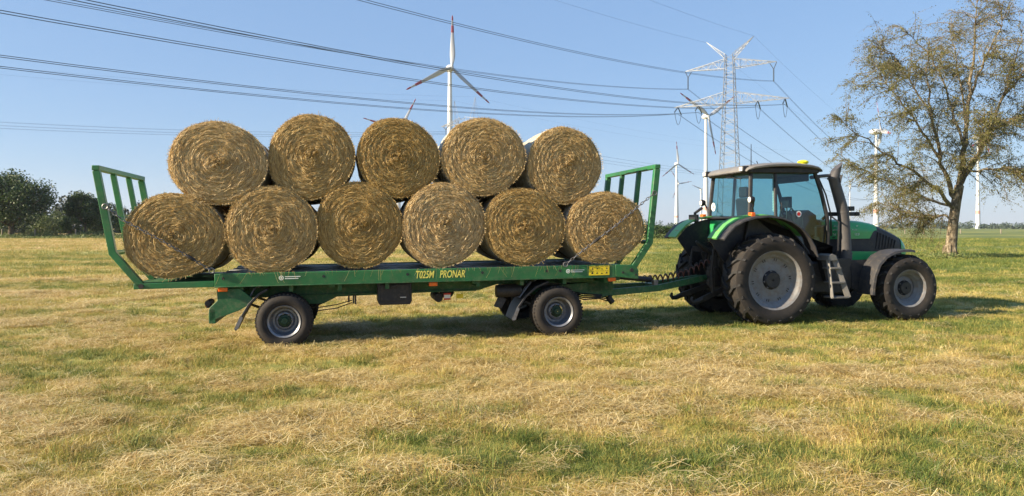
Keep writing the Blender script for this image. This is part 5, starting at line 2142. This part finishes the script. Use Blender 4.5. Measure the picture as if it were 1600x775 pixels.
# rear mudguards: green arch with black rubber lip
ARC = [(6.975, 1.47), (7.05, 1.565), (7.18, 1.69), (7.34, 1.775), (7.56, 1.835), (7.82, 1.855), (8.05, 1.825), (8.25, 1.755), (8.44, 1.64), (8.58, 1.50), (8.68, 1.34), (8.74, 1.16)]


def arch(m, v0, v1, lift, t=.022, lo=0, hi=99, rear=0.0):
    pts = ARC[lo:hi]
    up = []
    for i, (a, b) in enumerate(pts):
        d = Vector((pts[min(i + 1, len(pts) - 1)][0] - pts[max(i - 1, 0)][0], pts[min(i + 1, len(pts) - 1)][1] - pts[max(i - 1, 0)][1])).normalized()
        n = Vector((-d.y, d.x))
        up.append((a + n.x * lift, b + n.y * lift, n))
    rings = []
    for (a, b, n) in up:
        rings.append([Vector((a, v0, b - .012)), Vector((a + n.x * t * .6, v0 + .004, b + n.y * t * .6)), Vector((a + n.x * t, v0 + .03, b + n.y * t)), Vector((a + n.x * t, v1, b + n.y * t)), Vector((a, v1, b))])
    m.rings(rings)


for v0, v1, w0 in ((.02, .24, .56), (2.38, 2.16, 1.84)):
    fen = part('rear_mudguard', 'fender_green', lambda m: arch(m, v1, w0, .022, hi=10), angle=50)
    part('rubber_lip', 'grey_plastic', lambda m: arch(m, v0, v1 + (.004 if v0 < 1 else -.004), .0), fen, angle=50)
    s = 1 if v0 < 1 else -1
    part('inner_skirt', 'black_plastic', lambda m: m.prism([(a, b - .01) for a, b in ARC] + [(8.5, 1.0), (7.3, 1.0)], w0 - .01 * s, w0 + .012 * s), fen)
    part('reflector', 'red_lamp', lambda m: m.box(7.04, 7.06, min(v1, w0) + .08, max(v1, w0) - .08, 1.58, 1.62), fen)

# exhaust
ex = part('exhaust_stack', 'exhaust_grey', lambda m: m.tube([(9.80, .60, 1.02), (9.79, .60, 1.30), (9.76, .60, 1.80), (9.745, .60, 1.94), (9.66, .60, 2.22), (9.57, .60, 2.50), (9.555, .60, 2.55)], [.106, .103, .102, .102, .098, .094, .096], 20))


def f(m):     # scoop shaped outlet with a slanting mouth
    c0 = Vector((9.555, .60, 2.55))
    rings = []
    for t in range(2):
        ring = []
        for k in range(20):
            a = 2 * math.pi * k / 20
            x, yv = .100 * math.cos(a), .100 * math.sin(a)
            zz = 0 if t == 0 else .13 + .16 * (math.cos(a) * .5 + .5) ** 1.3 * 1.0
            sl = .35 * zz
            ring.append(c0 + Vector((x * (1 - .25 * t) + sl, yv * (1 - .15 * t), zz)))
        rings.append(ring)
    m.rings(rings, caps=True)
    m.tube([(9.63, .52, 2.46), (9.655, .515, 2.60)], .02, 6)


part('outlet', 'exhaust_grey', f, ex)
part('clamp', 'exhaust_grey', lambda m: (m.tube([(9.553, .60, 2.53), (9.55, .60, 2.565)], .106, 20), m.tube([(9.748, .60, 1.92), (9.744, .60, 1.955)], .107, 20), m.tube([(9.80, .60, 1.16), (9.80, .60, 1.19)], .111, 20)), ex)
part('guard_hole', 'black_plastic', lambda m: [m.tube([(9.795 + .10 * math.sin(a), .60 - .10 * math.cos(a), 1.235), (9.795 + .109 * math.sin(a), .60 - .109 * math.cos(a), 1.235)], .016, 8) for a in (-.9, -.3, .3, .9)], ex)
part('stay', 'exhaust_grey', lambda m: (m.tube([(9.10, .62, 2.56), (9.35, .60, 2.59), (9.55, .60, 2.60)], [.035, .03, .03], 8),), ex)
ex.location.x = -.09
part('hose', 'hose_black', lambda m: m.tube([(9.25, .60, 2.55), (9.38, .58, 2.25), (9.47, .57, 1.9), (9.50, .60, 1.5)], .014, 6), ex)
# light bar by the windscreen
lb = part('front_lamp_bar', 'black_plastic', lambda m: (m.box(9.42, 10.12, .74, .80, 1.86, 1.935), m.box(9.86, 9.98, .70, .82, 1.955, 2.04), m.tube([(9.35, .77, 1.80), (9.45, .77, 1.89)], .03, 6)), bevel=.012)
part('lamp_end', 'dark_steel', lambda m: m.box(10.02, 10.10, .728, .741, 1.87, 1.925), lb)
part('door_handle', 'black_plastic', lambda m: m.tube([(8.30, .435, 1.96), (8.30, .425, 1.99), (8.30, .425, 2.07), (8.30, .44, 2.10)], .011, 6), cab)
for z in (1.60, 2.45):
    part('door_hinge', 'black_plastic', lambda m: m.tube([(9.28 - (z - 1.6) * .21, .53, z), (9.28 - (z - 1.6) * .21, .53, z + .09)], .022, 8), cab)
part('panel_seam', 'black_plastic', lambda m: (m.box(9.46, 9.468, .7855, .80, 1.44, 1.66), m.box(9.5, 10.4, .7855, .80, 1.427, 1.437)), hood)
part('hood_latch', 'black_plastic', lambda m: m.box(9.56, 9.62, .782, .80, 1.455, 1.475), hood, bevel=.004)
# steps
st = part('cab_steps', 'step_grey', lambda m: (m.beam((8.98, .10, 1.12), (9.02, .04, .43), .035, .06), m.beam((9.10, .11, 1.14), (9.33, .04, .43), .035, .10), m.prism([(8.96, 1.08), (9.14, 1.08), (9.12, 1.17), (9.04, 1.20), (8.97, 1.17)], .06, .40)), bevel=.006)
for z, a, b in ((.44, 9.0, 9.34), (.70, 9.0, 9.27), (.95, 8.98, 9.19)):
    part('tread', 'step_grey', lambda m: m.box(a, b, .02, .26, z - .015, z + .015), st, bevel=.004)
part('step_support', 'black_plastic', lambda m: m.prism([(8.98, 1.1), (9.6, 1.1), (9.5, .75), (9.1, .70)], .30, .42))
part('filter_bowl', 'rim_grey', lambda m: m.tube([(9.36, .38, .92), (9.36, .38, 1.06)], [.035, .04], 10))
part('handrail', 'black_plastic', lambda m: m.tube([(9.36, .52, 1.10), (9.42, .42, 1.25), (9.44, .42, 1.75), (9.36, .52, 1.85)], .015, 6))

# front mudguards
FA = [(9.83, .46), (9.84, .60), (9.88, .80), (9.97, 1.00), (10.12, 1.145), (10.30, 1.225), (10.48, 1.252), (10.66, 1.250), (10.72, 1.235)]
for v0, v1 in ((.05, .46), (2.35, 1.94)):
    def f(m):
        rings = []
        for i, (a, b) in enumerate(FA):
            d = Vector((FA[min(i + 1, 8)][0] - FA[max(i - 1, 0)][0], FA[min(i + 1, 8)][1] - FA[max(i - 1, 0)][1])).normalized()
            n = Vector((-d.y, d.x))
            s = 1 if v0 < 1 else -1
            rings.append([Vector((a - n.x * .045, v0, b - n.y * .045)), Vector((a - n.x * .008, v0 + s * .012, b - n.y * .008)), Vector((a, v0 + s * .05, b)), Vector((a, v1, b)), Vector((a - n.x * .018, v1, b - n.y * .018)), Vector((a - n.x * .018, v0 + s * .045, b - n.y * .018))])
        m.rings(rings)
    g = part('front_mudguard', 'grey_plastic', f, angle=50)
    part('mudguard_stay', 'dark_steel', lambda m: (m.tube([(10.3, v1 + (.0 if v0 < 1 else 0), 1.2), (10.4, (v1 + 1.2) / 2, .9), (10.6, (v1 + 1.2) / 2, .65)], .025, 6),), g)
    part('flank_panel', 'black_plastic', lambda m: m.prism([(9.60, .60), (9.84, .50), (9.90, .86), (10.02, 1.06), (9.62, 1.06)], v1 + (-.02 if v0 < 1 else -.03), v1 + (.03 if v0 < 1 else .02)), g)

# three point linkage and rear hitch
for v in (.78, 1.62):
    arm = part('lower_link', 'dark_steel', lambda m: (m.beam((7.55, v + (.10 if v < 1.2 else -.10), .62), (6.92, v, .40), .05, .09), m.tube([(6.95, v, .41), (6.84, v, .37), (6.77, v, .36), (6.74, v, .40), (6.755, v, .46)], [.05, .045, .04, .035, .02], 8)), bevel=.004)
    part('lift_rod', 'dark_steel', lambda m: (m.tube([(7.15, v, .50), (7.13, v + .02, .9), (7.20, v + .04, 1.28)], [.022, .035, .022], 8), m.tube([(7.13, v + .02, .62), (7.13, v + .02, .95)], .038, 8)))
    part('lift_arm', 'dark_steel', lambda m: m.beam((7.20, v + .04, 1.28), (7.62, v + (.12 if v < 1.2 else -.12), 1.22), .06, .10))
    part('lift_cylinder', 'dark_steel', lambda m: m.tube([(7.35, v + (.10 if v < 1.2 else -.10), 1.22), (7.48, v + (.12 if v < 1.2 else -.12), .70)], [.045, .03], 10))
part('top_link', 'dark_steel', lambda m: (m.tube([(7.50, 1.2, 1.10), (7.22, 1.2, 1.28), (7.05, 1.22, 1.42)], [.03, .045, .025], 8)))
part('hitch', 'dark_steel', lambda m: (m.box(7.33, 7.58, 1.05, 1.35, .60, .95), m.box(7.28, 7.45, 1.12, 1.28, .80, .88), m.box(7.28, 7.45, 1.12, 1.28, .64, .70), m.tube([(7.39, 1.18, .62), (7.39, 1.18, .94)], .025, 8), m.box(7.44, 7.52, .98, 1.42, .42, 1.12)), bevel=.006)


def f(m):
    r = random.Random(8)
    for k in range(11):
        v = .82 + k * .075
        z = 1.18 + .10 * r.random()
        m.tube([(7.60, v, z), (7.44 - .08 * r.random(), v + .02, z + .03), (7.40 - .10 * r.random(), v + .08 * (r.random() - .5), z - .25), (7.50, v + .10 * (r.random() - .5), z - .42 - .2 * r.random())], .016, 6)


part('hydraulic_hoses', 'hose_black', f)


def f(m):
    for k in range(5):
        m.box(7.54, 7.64, .84 + .15 * k, .94 + .15 * k, 1.18, 1.34)
        m.tube([(7.54, .89 + .15 * k, 1.27), (7.49, .89 + .15 * k, 1.27)], .03, 8)


part('remote_valves', 'dark_steel', f, bevel=.005)


def f(m):     # loose hay caught on the linkage
    r = random.Random(5)
    for k in range(160):
        c = Vector((7.42 + r.gauss(0, .08), 1.0 + r.gauss(0, .17), 1.42 + r.gauss(0, .035)))
        d = Vector((r.gauss(0, 1), r.gauss(0, 1), r.gauss(0, .35))).normalized() * .08
        s = d.cross(Vector((0, 0, 1))).normalized() * .004
        m.add([c - d - s, c - d + s, c + d + s, c + d - s], [(0, 1, 2, 3)])


o = part('caught_hay', 'hay_strand', f, smooth=False)
o['kind'] = 'stuff'


# ------------------------------------------------------------------ summer haze
def haze():
    m = bpy.data.materials.new('haze')
    m.use_nodes = True
    nt = m.node_tree
    nt.nodes.remove(nt.nodes['Principled BSDF'])
    v = nt.nodes.new('ShaderNodeVolumePrincipled')
    v.inputs['Color'].default_value = (0.80, 0.88, 1.0, 1)
    v.inputs['Density'].default_value = HAZE
    v.inputs['Anisotropy'].default_value = 0.2
    nt.links.new(v.outputs[0], nt.nodes['Material Output'].inputs['Volume'])
    MATS['haze'] = m
    b = MB()
    b.box(-4500, 4500, -200, 5000, -1.5, 175)
    o = b.build('haze', 'haze', smooth=False)
    tag(o, 'thin pale summer haze filling the air over the field', 'haze', kind='stuff')


HAZE = 0.00011
haze()
